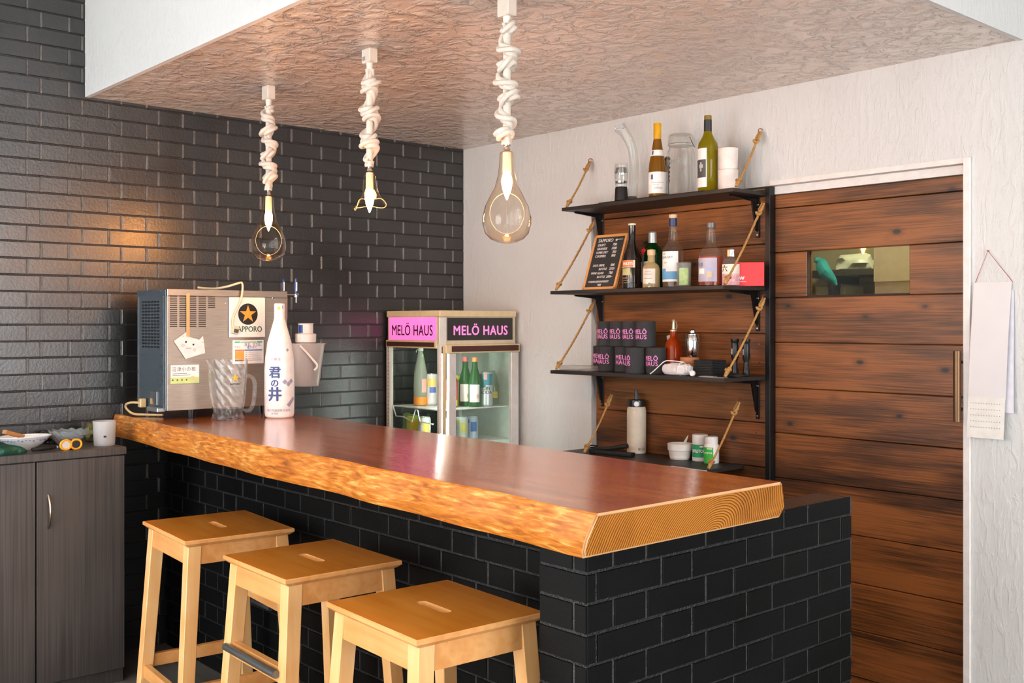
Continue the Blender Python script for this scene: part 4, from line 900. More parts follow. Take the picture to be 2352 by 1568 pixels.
m = MB(); m.lathe([(.014, .286), (.016, .29), (.014, .302), (0, .303)], seg=16); m.tube([(0, 0, .298), (-.018, -.01, .292), (-.022, -.012, .278)], .003, seg=6); m.build('clip_cap', plain('pale_cap', '#dfe8d2', .4), t)
fcan(991, -.36, SH1, .033, .165, plain('pastel_can', '#d9d4d6', .35), None, 'pastel can with yellow and blue print behind the frosted bottle in the fridge', band=[(.6, .85, plain('can_yellow', '#eccb6a', .4), -.8, .8), (.4, .58, plain('can_blue', '#5a6bb0', .4), -.3, .8)])
fcan(1038, .37, SH1, .030, .150, plain('red_fruit_can', '#d9584f', .35), None, 'red can with yellow foot beside the light tube in the fridge', band=[(.05, .25, plain('can_mustard', '#d8c065', .4), -1.4, 1.4), (.35, .45, WHITEP, -1, .6)])
fcan(1049, .25, SH1, .033, .158, plain('lime_white_can', '#dfe3d0', .35), None, 'white can with lime top bearing a number, behind the green bottles', band=[(.78, .97, plain('can_lime', '#d2de6a', .4), -1.4, 1.4), (.05, .3, plain('can_lime', '#d2de6a', .4), -1.4, 1.4)], txt=['9'])
SOJ = glass('green_bottle_glass', '#4f9e58', .9, .05, body=.45)
for px, y, cap, lb in ((1069, .345, '#e8706a', 'green spirit bottle with red cap in the fridge'), (1091, .415, '#f0a05c', 'green spirit bottle with orange cap in the fridge')):
    X = y; y = onx(px, X)[0]; t = bottle('green_bottle', (X, y, SH1), [(.031, 0), (.034, .005), (.034, .13), (.028, .155), (.015, .2), (.0135, .235)], SOJ, lb, grp='green bottles in the fridge')
    m = MB(); m.lathe([(.015, .232), (.0155, .255), (0, .256)], seg=20); m.build('cap', plain('cap_'+cap[1:], cap, .4), t)
    m = MB(); a = CAMA(X, y); wrap_rect(m, .0342, .025, .115, a-.9, a+.75); m.build('paper_label', WHITEP, t)
    m = MB(); wrap_rect(m, .0348, .045, .065, a+.25, a+.6); m.build('pink_motif', plain('salmon_label', '#efab9e', .5), t)
fcan(1117, .43, SH1, .034, .178, plain('silver_grey_can', '#c5cacb', .3, .3), None, 'tall teal and silver can with lettering in the fridge', band=[(.55, .95, plain('can_teal', '#1c7f86', .35), -1.5, -.1), (.62, .95, plain('can_blue_teal', '#3a8fa0', .35), -.1, 1.3), (.78, .95, plain('salmon_label', '#efab9e'), -.4, .1)], txt=['GIN', 'SODA'])
X = .36; yb = min(onx(1134, X)[0], -.085); t = bottle('clear_bottle', (X, yb, SH1), [(.028, 0), (.03, .004), (.03, .1), (.02, .15), (.011, .17), (.011, .18)], glass('faint_green_glass', '#c9d6c4', .5, .06, body=.2), 'small pale bottle with yellow label at the fridge side wall')
m = MB(); a = CAMA(X, yb); wrap_rect(m, .0302, .035, .07, a-.8, a+.9); m.build('yellow_label', plain('label_yellow', '#d8c24a', .5), t)
for px, y, c, bb, lb in ((930, -.39, '#b8c93a', '#7fa02a', 'lime green fruit can at the left of the lower fridge shelf'), (948, -.445, '#c3cc3e', '#dfb52e', 'green kiwi print can in front on the lower fridge shelf'), (975, -.475, '#b9bcbc', '#e0b040', 'silver can with yellow flecks on the lower fridge shelf'), (1031, .40, '#b8c8c0', '#4a8fb8', 'blue and yellow printed can by the fridge door edge'), (1061, .38, '#b3bdb8', '#c9c060', 'plain silver can in the middle of the lower fridge shelf'), (1084, .37, '#a8b8c4', '#3f6fae', 'silver can with blue swirl on the lower fridge shelf')):
    fcan(px, y, SH2, .033, .125, plain('can_'+c[1:], c, .35), None, lb, grp='cans on the lower fridge shelf', band=[(.35, .75, plain('canb_'+bb[1:], bb, .4), -.2, .8), (.7, .85, plain('canb2_'+c[1:], bb, .4), -1.1, -.4)])

# ------------------------------------------------------------------ pendant lamps
AMB = glass('amber_tinted_glass', '#f0cf9a', .35, .03, ior=1.5)
def ropepath(z0, z1, n, amp, seed):
    L = z0-z1; turns = 6.5; M_ = int(turns*26); pts = []
    for i in range(M_+1):
        s = i/M_; env = min(1, s/.06, (1-s)/.06); ph = 2*PI*turns*s+seed
        am = amp*(.80+.28*math.sin(2*PI*4.2*s+seed*2))*env
        x = am*math.cos(ph)*1.05; y = am*math.sin(ph)*.85
        z = z0-L*s+env*.016*math.sin(ph*.5+seed)+env*.012*math.sin(ph+.6)
        pts.append((x, y, z))
    return pts
def pendant(label, x, y, pys, kind, seed, s=1.0):
    t = thing('pendant_lamp', label, 'lamp', (x, y, SOF), 0, 'rope pendant lamps over the bar')
    dd = x*EX[1]+y*EY[1]+KY; k = dd/F; rel = lambda py: ZZ(py, dd)-SOF
    z_box, z_rope0, z_rope1, z_top, z_end = [rel(p) for p in pys]
    m = MB(); m.box((-.026, -.018, z_box), (.026, .018, -.0005), bev=.003); cn = m.build('ceiling_cap', plain('ivory_plastic', '#d8cabb', .45), t, smooth=0)
    if kind == 'bell': 
        m = MB(); m.box((-.02, -.0185, z_box+.008), (-.002, -.018, z_box+.022)); m.build('grey_rating_label', plain('label_grey', '#8d9093', .5), cn, smooth=0)
    m = MB(); m.lathe([(.011, z_rope0-.02), (.012, z_box)], seg=16); m.build('collar', plain('white_collar', '#e2d8cc', .5), t)
    m = MB(); P = [(0, 0, z_rope0)]+ropepath(z_rope0-.01, z_rope1+.02, 4, .026, seed)+[(0, 0, z_rope1)]
    m.tube(P, .0178, seg=24, lobes=3, twist=26, depth=.55)
    m.tube([(0, 0, z_rope0+.0), (0, 0, (z_rope0+z_rope1)/2), (0, 0, z_rope1-.0)], .012, seg=12)
    m.build('knotted_rope', ROPEW, t, smooth=60)
    m = MB(); m.lathe([(.006, z_rope1-.008), (.010, z_rope1), (.010, z_rope1+.01)], seg=12); m.lathe([(.004, z_top), (.011, z_top+.003), (.007, z_rope1-.006)], seg=12); m.build('metal_ferrule', CHROME, t)
    hh = z_top-z_end
    if kind == 'drop':
        W = .0745*s
        prof = [(.001, 0), (.016, -.001), (.021, -.006), (.0225, -.03), (.026, -.07), (.036, -.11), (.052, -.14), (.066, -.17), (.0735, -.205), (.0735, -.225), (.066, -.252), (.05, -.27), (.03, -.28), (.012, -.283), (.0, -.2835)]
        sc = hh/.2835; prof = [(r_*s, z_top+z*sc) for r_, z in prof]
        b2 = bmesh.new(); seg = 48; rings = []
        # the front of the drop has a round opening
        for r_, z in prof: rings.append([b2.verts.new((r_*math.cos(2*PI*i/seg), r_*math.sin(2*PI*i/seg), z)) for i in range(seg)])
        for a, b in zip(rings, rings[1:]):
            for i in range(seg):
                try: b2.faces.new((a[i], a[(i+1) % seg], b[(i+1) % seg], b[i]))
                except ValueError: pass
        bmesh.ops.remove_doubles(b2, verts=list(b2.verts), dist=1e-6)
        bmesh.ops.subdivide_edges(b2, edges=list(b2.edges), cuts=1, use_grid_fill=True)
        ca = CAMA(x, y); dv = Vector((math.cos(ca), math.sin(ca), 0)); uu = Vector((-math.sin(ca), math.cos(ca), 0)); hc = z_top-.197*sc; rw, rh = .051*s, .062*sc
        dele = []
        snap = []
        for v in b2.verts:
            if v.co.dot(dv) > .0:
                q = Vector((v.co.dot(uu)/rw, (v.co.z-hc)/rh)); 
                if q.length < .93: dele.append(v)
                elif q.length < 1.07: snap.append((v, q.normalized()))
        for v, q in snap:
            zz = hc+q.y*rh; lat = q.x*rw
            # radius of the drop at this height
            rr_ = 0
            for (ra, za), (rb_, zb2) in zip(prof, prof[1:]):
                if zb2 <= zz <= za: rr_ = ra+(rb_-ra)*(za-zz)/max(za-zb2, 1e-6)
            fw = math.sqrt(max(rr_*rr_-lat*lat, 1e-6)); v.co = dv*fw+uu*lat+Vector((0, 0, zz))
        bmesh.ops.delete(b2, geom=dele, context='VERTS')
        m = MB(); m._merge(b2, None, 0)
        gb = m.build('glass_shade', AMB, t)
        pts = []
        for i in range(40):
            a = 2*PI*i/40; lat, zz = rw*math.cos(a), hc+rh*math.sin(a); rr_ = 0
            for (ra, za), (rb_, zb2) in zip(prof, prof[1:]):
                if zb2 <= zz <= za: rr_ = ra+(rb_-ra)*(za-zz)/max(za-zb2, 1e-6)
            pts.append(dv*math.sqrt(max(rr_*rr_-lat*lat, 1e-6))+uu*lat+Vector((0, 0, zz)))
        m = MB(); m.tube(pts, .0009, seg=6, closed=True); m.build('glass_rim', glass('glass_rim_mat', '#f7e6c8', .2, .05, body=.4), gb)
    else:
        b2 = bmesh.new(); seg = 48; rings = []; ca = CAMA(x, y); N_ = 12
        for i in range(N_+1):
            s_ = i/N_; ring = []
            for j in range(seg):
                th = 2*PI*j/seg; rel_ = (th-ca+PI) % (2*PI)-PI
                low = .078+.032*math.exp(-((rel_+1.35)/.5)**2)*1.0+.006*math.cos(3*rel_) - .012*math.cos(rel_)
                zz = z_top-.004-(low+.03)*s_ if s_ > 0 else z_top
                r_ = .010+.013*min(1, s_*8)+.032*s_**3+.006*s_**2*math.cos(3*rel_+.5) if s_ > 0 else .006
                ring.append(b2.verts.new((r_*math.cos(th), r_*math.sin(th), zz)))
            rings.append(ring)
        for a, b in zip(rings, rings[1:]):
            for j in range(seg): b2.faces.new((a[j], a[(j+1) % seg], b[(j+1) % seg], b[j]))
        m = MB(); m._merge(b2, None, 0); rim = [Vector(v.co) for v in m.bm.verts][-seg:]
        gb = m.build('glass_shade', AMB, t)
        m = MB(); m.tube(rim, .0008, seg=6, closed=True); m.build('glass_rim', glass('glass_rim_mat', '#f7e6c8'), gb)
    z = z_top-.004
    m = MB(); m.lathe([(.0125, z), (.013, z-.004), (.0135, z-.058), (.012, z-.060)], seg=20); m.build('bulb_socket', plain('white_socket', '#efe6d2', .5), t)
    m = MB(); m.lathe([(.010, z-.060), (.0155, z-.078), (.0165, z-.09), (.013, z-.112), (.006, z-.13), (.0015, z-.142), (0, z-.143)], seg=20); m.build('candle_bulb', emit('lit_warm_bulb', '#ffab4e', 170), t)
    return t
pendant('leftmost rope pendant lamp with large drop shaped glass', .709, -1.60, (229, 245, 437, 449, 601), 'drop', .4)
pendant('middle rope pendant lamp with small flared broken-bell glass', 1.474, -1.615, (145, 160, 383, 394, 505), 'bell', 2.1)
pendant('rightmost rope pendant lamp with largest drop glass, in front of the white wall', 2.238, -1.633, (38, 55, 333, 347, 559), 'drop', 4.0)

# ------------------------------------------------------------------ hanging shelves
SHX = 2.03
def shelf(label, xl, xr, yf, z, th=.016, br=(1383, 1740), blen=.17, grp='black rope shelves on the back wall', pxs=None):
    t = thing('wall_shelf', label, 'shelf', ((xl+xr)/2, yf/2, z), 0, grp); cx = (xl+xr)/2; cy = yf/2
    m = MB(); m.box((xl-cx, yf-cy, -th), (xr-cx, -.003-cy, 0), bev=.001); 
    x0 = max(xl, OX0+.004); m.box((x0-cx, -.0035-cy, -th), (xr-cx, DY-.001-cy, 0)); m.build('board', BLACKW, t, smooth=0)
    for px in br:
        X, d = ony(px, DY-.006); X -= cx
        m = MB(); m.box((X-.009, DY-.008-cy, -th-blen), (X+.009, DY-.0015-cy, -th-.0005), bev=.002)
        m.prism([(DY-.008-cy, -th-.03), (DY-.008-cy, -th-blen*.85), (DY-.02-cy, -th-blen*.8), (DY-.05-cy, -th-.018), (DY-.19-cy, -th-.008), (DY-.2-cy, -th-.0005), (DY-.008-cy, -th-.0005)], X-.0035, X+.0035, 'x')
        b = m.build('bracket', plain('black_enamel', '#101113', .25), t, smooth=0)
        m = MB()
        for zz in (.03, blen-.012): m.lathe([(0, 0), (.0045, 0), (.004, .002), (0, .0028)], seg=10, M=T(X+(.006 if zz < .1 else 0), DY-.008-cy, -th-zz) @ RX(R(90)))
        m.build('screw', CHROME, b)
    return t
def yfront(px): # depth of a shelf front whose right-hand corner is seen at px
    return onx(px, SHX)[0]
Y1, Dd1 = onx(1688, SHX); Z1 = ZZ(430, Dd1); Y2, Dd2 = onx(1665, SHX); Z2 = ZZ(654.5, Dd2); Y3, Dd3 = onx(1665, SHX); Z3 = ZZ(869, Dd3)
x1l = ony(1290, Y1)[0]; x2l = ony(1264, Y2)[0]; x3l = ony(1264, Y3)[0]
shelf('topmost black shelf, carrying wine bottles and glass jar', x1l, SHX-.008, Y1, Z1, grp='black rope shelves on the back wall')
shelf('black shelf with the chalkboard menu and liquor bottles', x2l, SHX-.008, Y2, Z2)
shelf('black shelf with the dark can coolers and torches', x3l, SHX-.008, Y3, Z3)
Z4 = .842; x4r = ony(1709, DY)[0]; c4x, c4y, _ = onz(1625, 1081, Z4); x4l = 1.02; Y4 = c4y
Y4 = max(Y4, -.29)
shelf('lowest black shelf just behind the bar counter', x4l, x4r, Y4, Z4, br=(), blen=.1)
def rope(label, top, bot, ztop_py, z_b, cat='rope'):
    """jute rope from a wire hook in the wall to the shelf front"""
    t = thing('shelf_rope', label, 'rope', top, 0, 'jute ropes holding the shelves'); A = Vector((0, 0, 0)); B = Vector(bot)-Vector(top)
    m = MB(); pts = [A+(B-A)*s+Vector((0, 0, -.012*math.sin(PI*s))) for s in [.06+.86*i/40 for i in range(41)]]; m.tube(pts, .0052, seg=12, lobes=3, twist=160, depth=.35); m.build('cord', JUTE, t, smooth=60)
    dirv = (B-A).normalized()
    m = MB(); m.tube([A+Vector((-.004, 0, .004)), A+dirv*.03+Vector((-.006, 0, 0)), A+dirv*.055, A+dirv*.03+Vector((.006, 0, 0)), A+Vector((.005, 0, .002))], [.004, .007, .008, .007, .004], seg=10, lobes=3, twist=90)
    c = A+dirv*.052; m.tube([c+Vector((.010*math.cos(a), .010*math.sin(a), .005*math.sin(2*a))) for a in [2*PI*i/12 for i in range(12)]], .0055, seg=8, closed=True); m.build('upper_knot', JUTE, t)
    m = MB(); m.tube([B-dirv*.05, B-dirv*.03, B-dirv*.004], [.006, .0095, .006], seg=10); c = B-dirv*.038; m.tube([c+Vector((.011*math.cos(a), .009*math.sin(a), .004*math.cos(2*a))) for a in [2*PI*i/12 for i in range(12)]], .005, seg=8, closed=True); m.build('lower_knot', JUTE, t)
    m = MB(); yw = -top[1]
    m.tube(smoothpath([(0, yw, .012), (-.004, yw*.5, .018), (-.007, .0, .014), (-.006, -.004, .002), (0, -.002, -.004), (.007, 0, .004)], 4), .0017, seg=6)
    m.tube([A+dirv*.05+Vector((.009*math.cos(a), .009*math.sin(a), .003)) for a in [2*PI*i/12 for i in range(12)]], .0012, seg=5, closed=True); m.build('wire_hook', COPPER, t)
    m = MB(); c = B-dirv*.034; m.tube([c+Vector((.0125*math.cos(a), .0105*math.sin(a), .002)) for a in [2*PI*i/12 for i in range(12)]], .0012, seg=5, closed=True); m.tube([B-dirv*.006, B+Vector((0, 0, .001))], .0015, seg=5); m.build('lower_wire', COPPER, t)
def wallpt(px, py, y=-.02): X, d = ony(px, y); return (X, y, ZZ(py, d))
def shp(px, y, z): return (ony(px, y)[0], y, z)
rope('short rope from the white wall to the left end of the top shelf', wallpt(1355, 372), shp(1301, Y1+.02, Z1+.002), 0, 0)
rope('short rope from the white wall to the right end of the top shelf', wallpt(1746, 304), shp(1690, Y1+.014, Z1+.002), 0, 0)
rope('rope on the left of the chalkboard shelf', wallpt(1364, 510), shp(1276, Y2+.02, Z2+.002), 0, 0)
rope('rope in front of the red box, right end of the bottle shelf', wallpt(1753, 468), shp(1664, Y2+.02, Z2+.002), 0, 0)
rope('rope on the left end of the can cooler shelf', wallpt(1364, 695), shp(1277, Y3+.02, Z3+.002), 0, 0)
rope('rope in front of the black torches, right end of their shelf', wallpt(1755, 686), shp(1664, Y3+.02, Z3+.002), 0, 0)
rope('rope at the left of the lowest shelf near the metal water bottle', wallpt(1405, 908), shp(1341, Y4+.03, Z4+.002), 0, 0)
rope('rope at the right of the lowest shelf by the gum tubs', wallpt(1697, 925), shp(1626, Y4+.02, Z4+.002), 0, 0)

# ---- shelf 1
e_ = .0006
def P1(px, y): X, d = ony(px, y); return X, d
X, d = P1(1428, -.13); m = MB(); xa_ = ony(1380, -.19)[0]; xb_ = ony(1620, -.19)[0]
m.box((xa_, -.205, Z1+e_), (xb_, -.05, Z1+.006), bev=.001); tag(m.build('black_mat', plain('black_slate', '#121212', .6), smooth=0), 'flat black mat under the glassware on the top shelf', 'mat')
S1 = Z1+.0066
X, d = P1(1427, -.185); k = d/F
t = thing('wine_aerator', 'short clear glass aerator with slanted black foot on the top shelf', 'aerator', (X, -.185, S1))
m = MB(); m.lathe([(15.5*k, .0), (14*k, 28*k), (13*k, 31*k)], seg=24); m.build('black_foot', plain('black_rubber', '#111112'), t)
m = MB(); m.lathe([(13*k, 31*k), (15.5*k, 50*k), (16.5*k, 70*k), (14*k, 84*k), (14.5*k, 84.5*k), (13*k, 84.5*k), (15*k, 68*k), (14*k, 50*k)], seg=28, cap0=False, cap1=False); m.build('glass_body', GLASS, t)
m = MB(); m.lathe([(0, 38*k), (13*k, 40*k), (14*k, 44*k), (0, 46*k)], seg=24); m.lathe([(14*k, 62*k), (13.5*k, 66*k), (12*k, 74*k), (12.5*k, 75*k)], seg=24, cap0=False, cap1=False); m.build('inner_funnel', plain('smoky_chrome', '#b9bcbc', .15, .9), t)
X, d = P1(1450, -.085); k = d/F
t = thing('curved_glass_pipe', 'tall curved clear glass decanter tube with grey foot on the top shelf', 'decanter', (X, -.085, S1)); ca = CAMA(X, -.085); u = Vector((-math.sin(ca), math.cos(ca), 0))
cen = [(0, 0, 13), (3, 20, 11.5), (6, 60, 11), (6, 95, 11), (2, 125, 11.5), (-6, 145, 12), (-15, 160, 13), (-23, 170, 15), (-27, 175, 16)]
m = MB(); P = smoothpath([u*(a*k)+Vector((0, 0, b*k)) for a, b, c in cen], 5); n_ = len(P); rad = [cen[min(int(i/5), 8)][2]*k*(.95) for i in range(n_)]
rad = [(rad[max(i-2, 0)]+rad[i]+rad[min(i+2, n_-1)])/3 for i in range(n_)]
m.tube(P, rad, seg=20); tg = glass('thick_clear_glass', '#e6efee', .3, .03, ior=1.6)
m.build('glass_tube', tg, t); m = MB(); m.lathe([(15*k, 0), (14*k, 10*k), (12*k, 14*k)], seg=24); m.build('grey_foot', plain('mid_grey_rubber', '#6f6f70', .5), t)
P2 = [P[-1]+u*(13*k*math.cos(a)*.9)+Vector((0, 0, 13*k*math.sin(a)*.45)) for a in [2*PI*i/20 for i in range(20)]]; m = MB(); m.tube(P2, .0016, seg=6, closed=True); m.build('lip', plain('smoky_chrome', '#b9bcbc'), t)
def hzb(base, k): return lambda py: (base-py)*k
X, d = P1(1510, -.16); k = d/F; h = hzb(452, k)
BRNG = glass('amber_green_glass', '#b98a1c', .95, .05, body=.35)
t = bottle('wine_bottle', (X, -.16, S1), [(18*k, 0), (20*k, .004), (20.5*k, h(395)), (19*k, h(375)), (13*k, h(345)), (9*k, h(320)), (8*k, h(300)), (8*k, h(285)), (7.5*k, h(284))], BRNG, 'dark gold wine bottle with yellow capsule and white label on the top shelf'); a = CAMA(X, -.16)
m = MB(); m.lathe([(9*k, h(320)), (9*k, h(284)), (8.4*k, h(282.5)), (0, h(282.5))], seg=24); m.build('yellow_capsule', plain('capsule_yellow', '#dca30e', .4), t)
m = MB(); wrap_rect(m, 20.5*k, h(445), h(396), a-1.4, a+1.25); m.build('front_label', WHITEP, t)
m = MB(); wrap_rect(m, 16.5*k, h(359), h(345), a-1.3, a+1.2, r1=13.4*k, dr=.001); m.build('neck_label', WHITEP, t)
m = MB(); wrap_rect(m, 20.9*k, h(413), h(402), a-.75, a-.5); wrap_rect(m, 15.8*k, h(356), h(347), a-.9, a-.6, r1=14*k, dr=.0018); m.build('blue_crest', plain('crest_blue', '#3b5a80', .5), t)
m = MB(); wrap_text(m, 'Olivier', .014, 20.6*k, h(433), a+.1, ext=.0002, shear=.4); wrap_rect(m, 20.8*k, h(421.2), h(420.4), a-.6, a+.7); wrap_rect(m, 20.8*k, h(425.2), h(424.6), a-.5, a+.2); m.build('lettering', plain('grey_blue_ink', '#8a93a8', .5), t, smooth=0)
# dark ringed spindle behind
X, d = P1(1533, -.09); k = d/F
t = bottle('ringed_spindle', (X, -.09, S1), [(5*k, 0), (3*k, 30*k), (4*k, 34*k)]+[(q*k, (36+i*5)*k) for i, q in enumerate((4, 6, 4, 6, 4, 6.5, 4, 7, 4, 7.5, 4.5, 7.5, 4))], plain('dark_olive_glass', '#3e4138', .3), 'slim dark ringed spindle between the wine bottle and the big jar', 'spindle')
X, d = P1(1564, -.14); k = d/F; h = hzb(448, k)
t = thing('clip_top_jar', 'large clear glass jar with wire clip lid on the top shelf', 'jar', (X, -.14, S1))
JG = glass('jar_glass', '#e9eeea', .2, .04, body=.03)
m = MB(); m.lathe([(31*k, 0), (33*k, .005), (33.5*k, h(370)), (32*k, h(352)), (27*k, h(342)), (26*k, h(336))], seg=40, cap1=False); m.build('jar_body', JG, t)
m = MB(); m.lathe([(28*k, h(336)), (29*k, h(333)), (28.5*k, h(326)), (28*k, h(313)), (25*k, h(309)), (0, h(309))], seg=36); m.build('glass_lid', glass('jar_lid_glass', '#dfe5e1', .3, .06, body=.08), t)
a = CAMA(X, -.14); m = MB(); m.tube([(29.3*k*math.cos(q), 29.3*k*math.sin(q), h(332)) for q in [2*PI*i/32 for i in range(32)]], .0012, seg=5, closed=True)
cp = a+.75; pts = [(29*k*math.cos(cp), 29*k*math.sin(cp), h(320)), (33*k*math.cos(cp-.1), 33*k*math.sin(cp-.1), h(318)), (34*k*math.cos(cp+.25), 34*k*math.sin(cp+.25), h(338)), (35*k*math.cos(cp+.35), 35*k*math.sin(cp+.35), h(341)), (30*k*math.cos(cp+.1), 30*k*math.sin(cp+.1), h(326))]; m.tube(pts, .0017, seg=6); m.build('wire_clip', CHROME, t)
m = MB(); wrap_text(m, 'FAMILY', .026, 33.3*k, h(375), a-.55, ext=.0005, off=.0004); m.build('embossed_lettering', glass('embossed_glass', '#c9ceca', .4, .1, body=.5), t, smooth=0)
X, d = P1(1626, -.155); k = d/F; h = hzb(438, k)
RSL = glass('olive_yellow_glass', '#b5a614', .95, .05, body=.45)
t = bottle('wine_bottle', (X, -.155, S1), [(21*k, 0), (22.5*k, .004), (22.8*k, h(338)), (21.5*k, h(328)), (14*k, h(315)), (9.5*k, h(305)), (8.5*k, h(295)), (8.3*k, h(275)), (7.6*k, h(265))], RSL, 'olive yellow wine bottle with black neck and photo label on the top shelf'); a = CAMA(X, -.155)
m = MB(); m.lathe([(9.2*k, h(300)), (9*k, h(274))], seg=24, cap0=False, cap1=False); m.build('black_neck_sleeve', plain('black_foil', '#26262a', .35), t)
m = MB(); m.lathe([(8.6*k, h(274)), (8.4*k, h(264)), (0, h(263.5))], seg=24); m.build('screw_cap', plain('olive_cap', '#7d6c22', .4), t)
m = MB(); wrap_rect(m, 22.8*k, h(430), h(341), a-1.75, a-.12); m.build('white_label', WHITEP, t)
m = MB(); wrap_rect(m, 23.1*k, h(408), h(367), a-1.6, a-.2); ph_ = m.build('photo_print', plain('photo_dark_grey', '#4c4b4c', .5), t)
m = MB(); wrap_rect(m, 23.4*k, h(394), h(373), a-.85, a-.65); wrap_rect(m, 23.4*k, h(386), h(378), a-.98, a-.5); m.build('photo_figure', plain('photo_light_grey', '#b5b1ad', .5), t)
X, d = P1(1673, -.13); k = d/F; S1c = Z1+e_
for i, lb in enumerate(('lower stack of white paper bowls at the right of the top shelf', 'upper stack of white paper bowls at the right of the top shelf')):
    t = thing('paper_cup_stack', lb, 'paper cups', (X, -.13, S1c+(0 if i == 0 else 49.5*k)), 0, 'stacked white paper cups')
    m = MB(); r0 = 21.0*k if i == 0 else 21*k; m.lathe([(r0*.93, 0), (r0*.95, .002)]+[q for j in range(10) for q in ((r0*(1+.006*j), (4+j*4.4)*k), (r0*(1.02+.006*j), (4+j*4.4+2.2)*k))]+[(r0*1.06, 48.5*k), (0, 48.5*k)], seg=32); m.build('cups', plain('warm_white_paper', '#e6dad2', .7), t, smooth=60)

# ---- shelf 2
S2 = Z2+e_
p0 = ony(1345, -.27); 
cbX, cbd = ony(1390, -.20)
# leaning board: bottom edge near the front, top leaning on the wall
xl_, dl = ony(1340, -.255); xr_, dr_ = ony(1428, -.20)
bl = Vector((xl_, -.262, S2)); br = Vector((xr_+.01, -.255, S2)); wdt = (br-bl).length; hgt = .272
ang = math.atan2(br.y-bl.y, br.x-bl.x); lean = R(20)
t = thing('chalkboard', 'small wood framed chalkboard menu with prices on the bottle shelf', 'chalkboard', tuple(bl), ang)
M_ = RX(-lean)
FRM = plain('pine_frame', '#cf9355', .5)
m = MB()
for a, b in (((0, -.004, 0), (wdt, .010, .012)), ((0, -.004, hgt-.012), (wdt, .010, hgt)), ((0, -.004, 0), (.012, .010, hgt)), ((wdt-.012, -.004, 0), (wdt, .010, hgt))): m.box(a, b, bev=.001, M=M_)
m.build('frame', FRM, t, smooth=0)
m = MB(); m.box((.010, 0, .010), (wdt-.010, .006, hgt-.010), M=M_); m.build('slate', plain('slate_black', '#2c2c2d', .6, var=.15, vs=12), t, smooth=0)
m = MB(); iw = wdt-.024
def ct_(s, fx, fy, sz, al='LEFT'): add_text(m, s, sz, M_ @ T(.012+iw*fx, -.0006, .012+(hgt-.024)*fy) @ FY, align=al, ext=.0003, off=.00012, shear=.15, sx=.9)
ct_('SAPPORO', .08, .93, .023); ct_('DRAFT', .1, .84, .017); ct_('700', .62, .84, .018); ct_('GRANDE', .1, .765, .017); ct_('1000', .6, .765, .018)
ct_('SUPER DRY', .1, .69, .016); ct_('700', .66, .69, .018); ct_('COOPERS', .1, .615, .016); ct_('900', .66, .615, .018)
ct_('SAKE 180ML', .1, .43, .015); ct_('800', .72, .43, .017); ct_('BOTTLE', .34, .355, .015); ct_('2500', .7, .355, .017)
ct_('WINE GLASS', .1, .275, .015); ct_('700', .72, .275, .017); ct_('BOTTLE', .34, .2, .015); ct_('2000~', .66, .2, .016)
ct_('VODKA/GIN/WHISKEY', .08, .105, .0135); ct_('900', .42, .04, .016)
m.prism([(p[0], p[1]) for p in star_pts(.0085, .42, cx=.012+iw*.72, cy=.012+(hgt-.024)*.93)], -.0009, -.0003, 'y', M=M_); m.box((.012+iw*.74, -.0009, .012+(hgt-.024)*.935), (.012+iw*.93, -.0004, .012+(hgt-.024)*.944), M=M_)
m.build('chalk_writing', CHALK, t, smooth=0)
X, d = ony(1452, -.2); k = d/F; h = hzb(653, k)
t = bottle('liqueur_bottle', (X, -.2, S2), [(20*k, 0), (22.5*k, .004), (23*k, h(590)), (20*k, h(576)), (12*k, h(556)), (8.5*k, h(540)), (8*k, h(510)), (8.6*k, h(505))], plain('black_brown_glass', '#17100c', .12, coat=.5), 'dark brown cream liqueur bottle beside the chalkboard'); a = CAMA(X, -.2)
m = MB(); m.lathe([(8.9*k, h(507)), (9*k, h(503)), (0, h(502))], seg=20); m.build('pale_cap', plain('pale_green_cap', '#cdd9c4', .4), t)
m = MB(); wrap_rect(m, 23*k, h(603), h(588), a-1.25, a+.1); m.build('orange_banner', plain('banner_orange', '#cf6f45', .5), t)
m = MB(); wrap_text(m, 'BAILEYS', .017, 23.2*k, h(596), a-.5, off=.0005, ext=.0002, sx=.85); wrap_rect(m, 23.1*k, h(604.5), h(603), a-1.3, a+.2); wrap_rect(m, 23*k, h(605), h(588), a+.1, a+.28); m.build('cream_lettering', plain('cream_print', '#eadfc9', .5), t, smooth=0)
m = MB(); wrap_rect(m, 23.1*k, h(622), h(606), a-1.2, a-.2); m.build('landscape_print', plain('landscape_green', '#b7b27a', .5), t)
m = MB(); wrap_text(m, 'ORIGINAL', .010, 23*k, h(629), a-.75, ext=.0002); wrap_text(m, 'B', .02, 14.5*k, h(567), a-.6, ext=.0002); wrap_rect(m, 23*k, h(634.5), h(633.5), a-1.1, a-.3); wrap_rect(m, 23*k, h(640), h(639), a-1.1, a-.4); m.build('gold_print', plain('gold_print', '#a98a55', .4), t, smooth=0)
X, d = ony(1499, -.1); k = d/F; h = hzb(653, k)
GRN = glass('deep_green_glass', '#0a6a2a', 1, .05, body=.25)
t = bottle('green_liqueur_bottle', (X, -.1, S2), [(22*k, 0), (23*k, .004), (23*k, h(570)), (19*k, h(558)), (10*k, h(549)), (9*k, h(545))], GRN, 'green glass liqueur bottle with silver cap and red seal behind the small cream bottle'); a = CAMA(X, -.1)
m = MB(); m.lathe([(9.6*k, h(547)), (9.2*k, h(524)), (7*k, h(521)), (0, h(520.5))], seg=24); m.build('silver_cap', plain('silver_cap', '#b9bbb9', .3, .5), t)
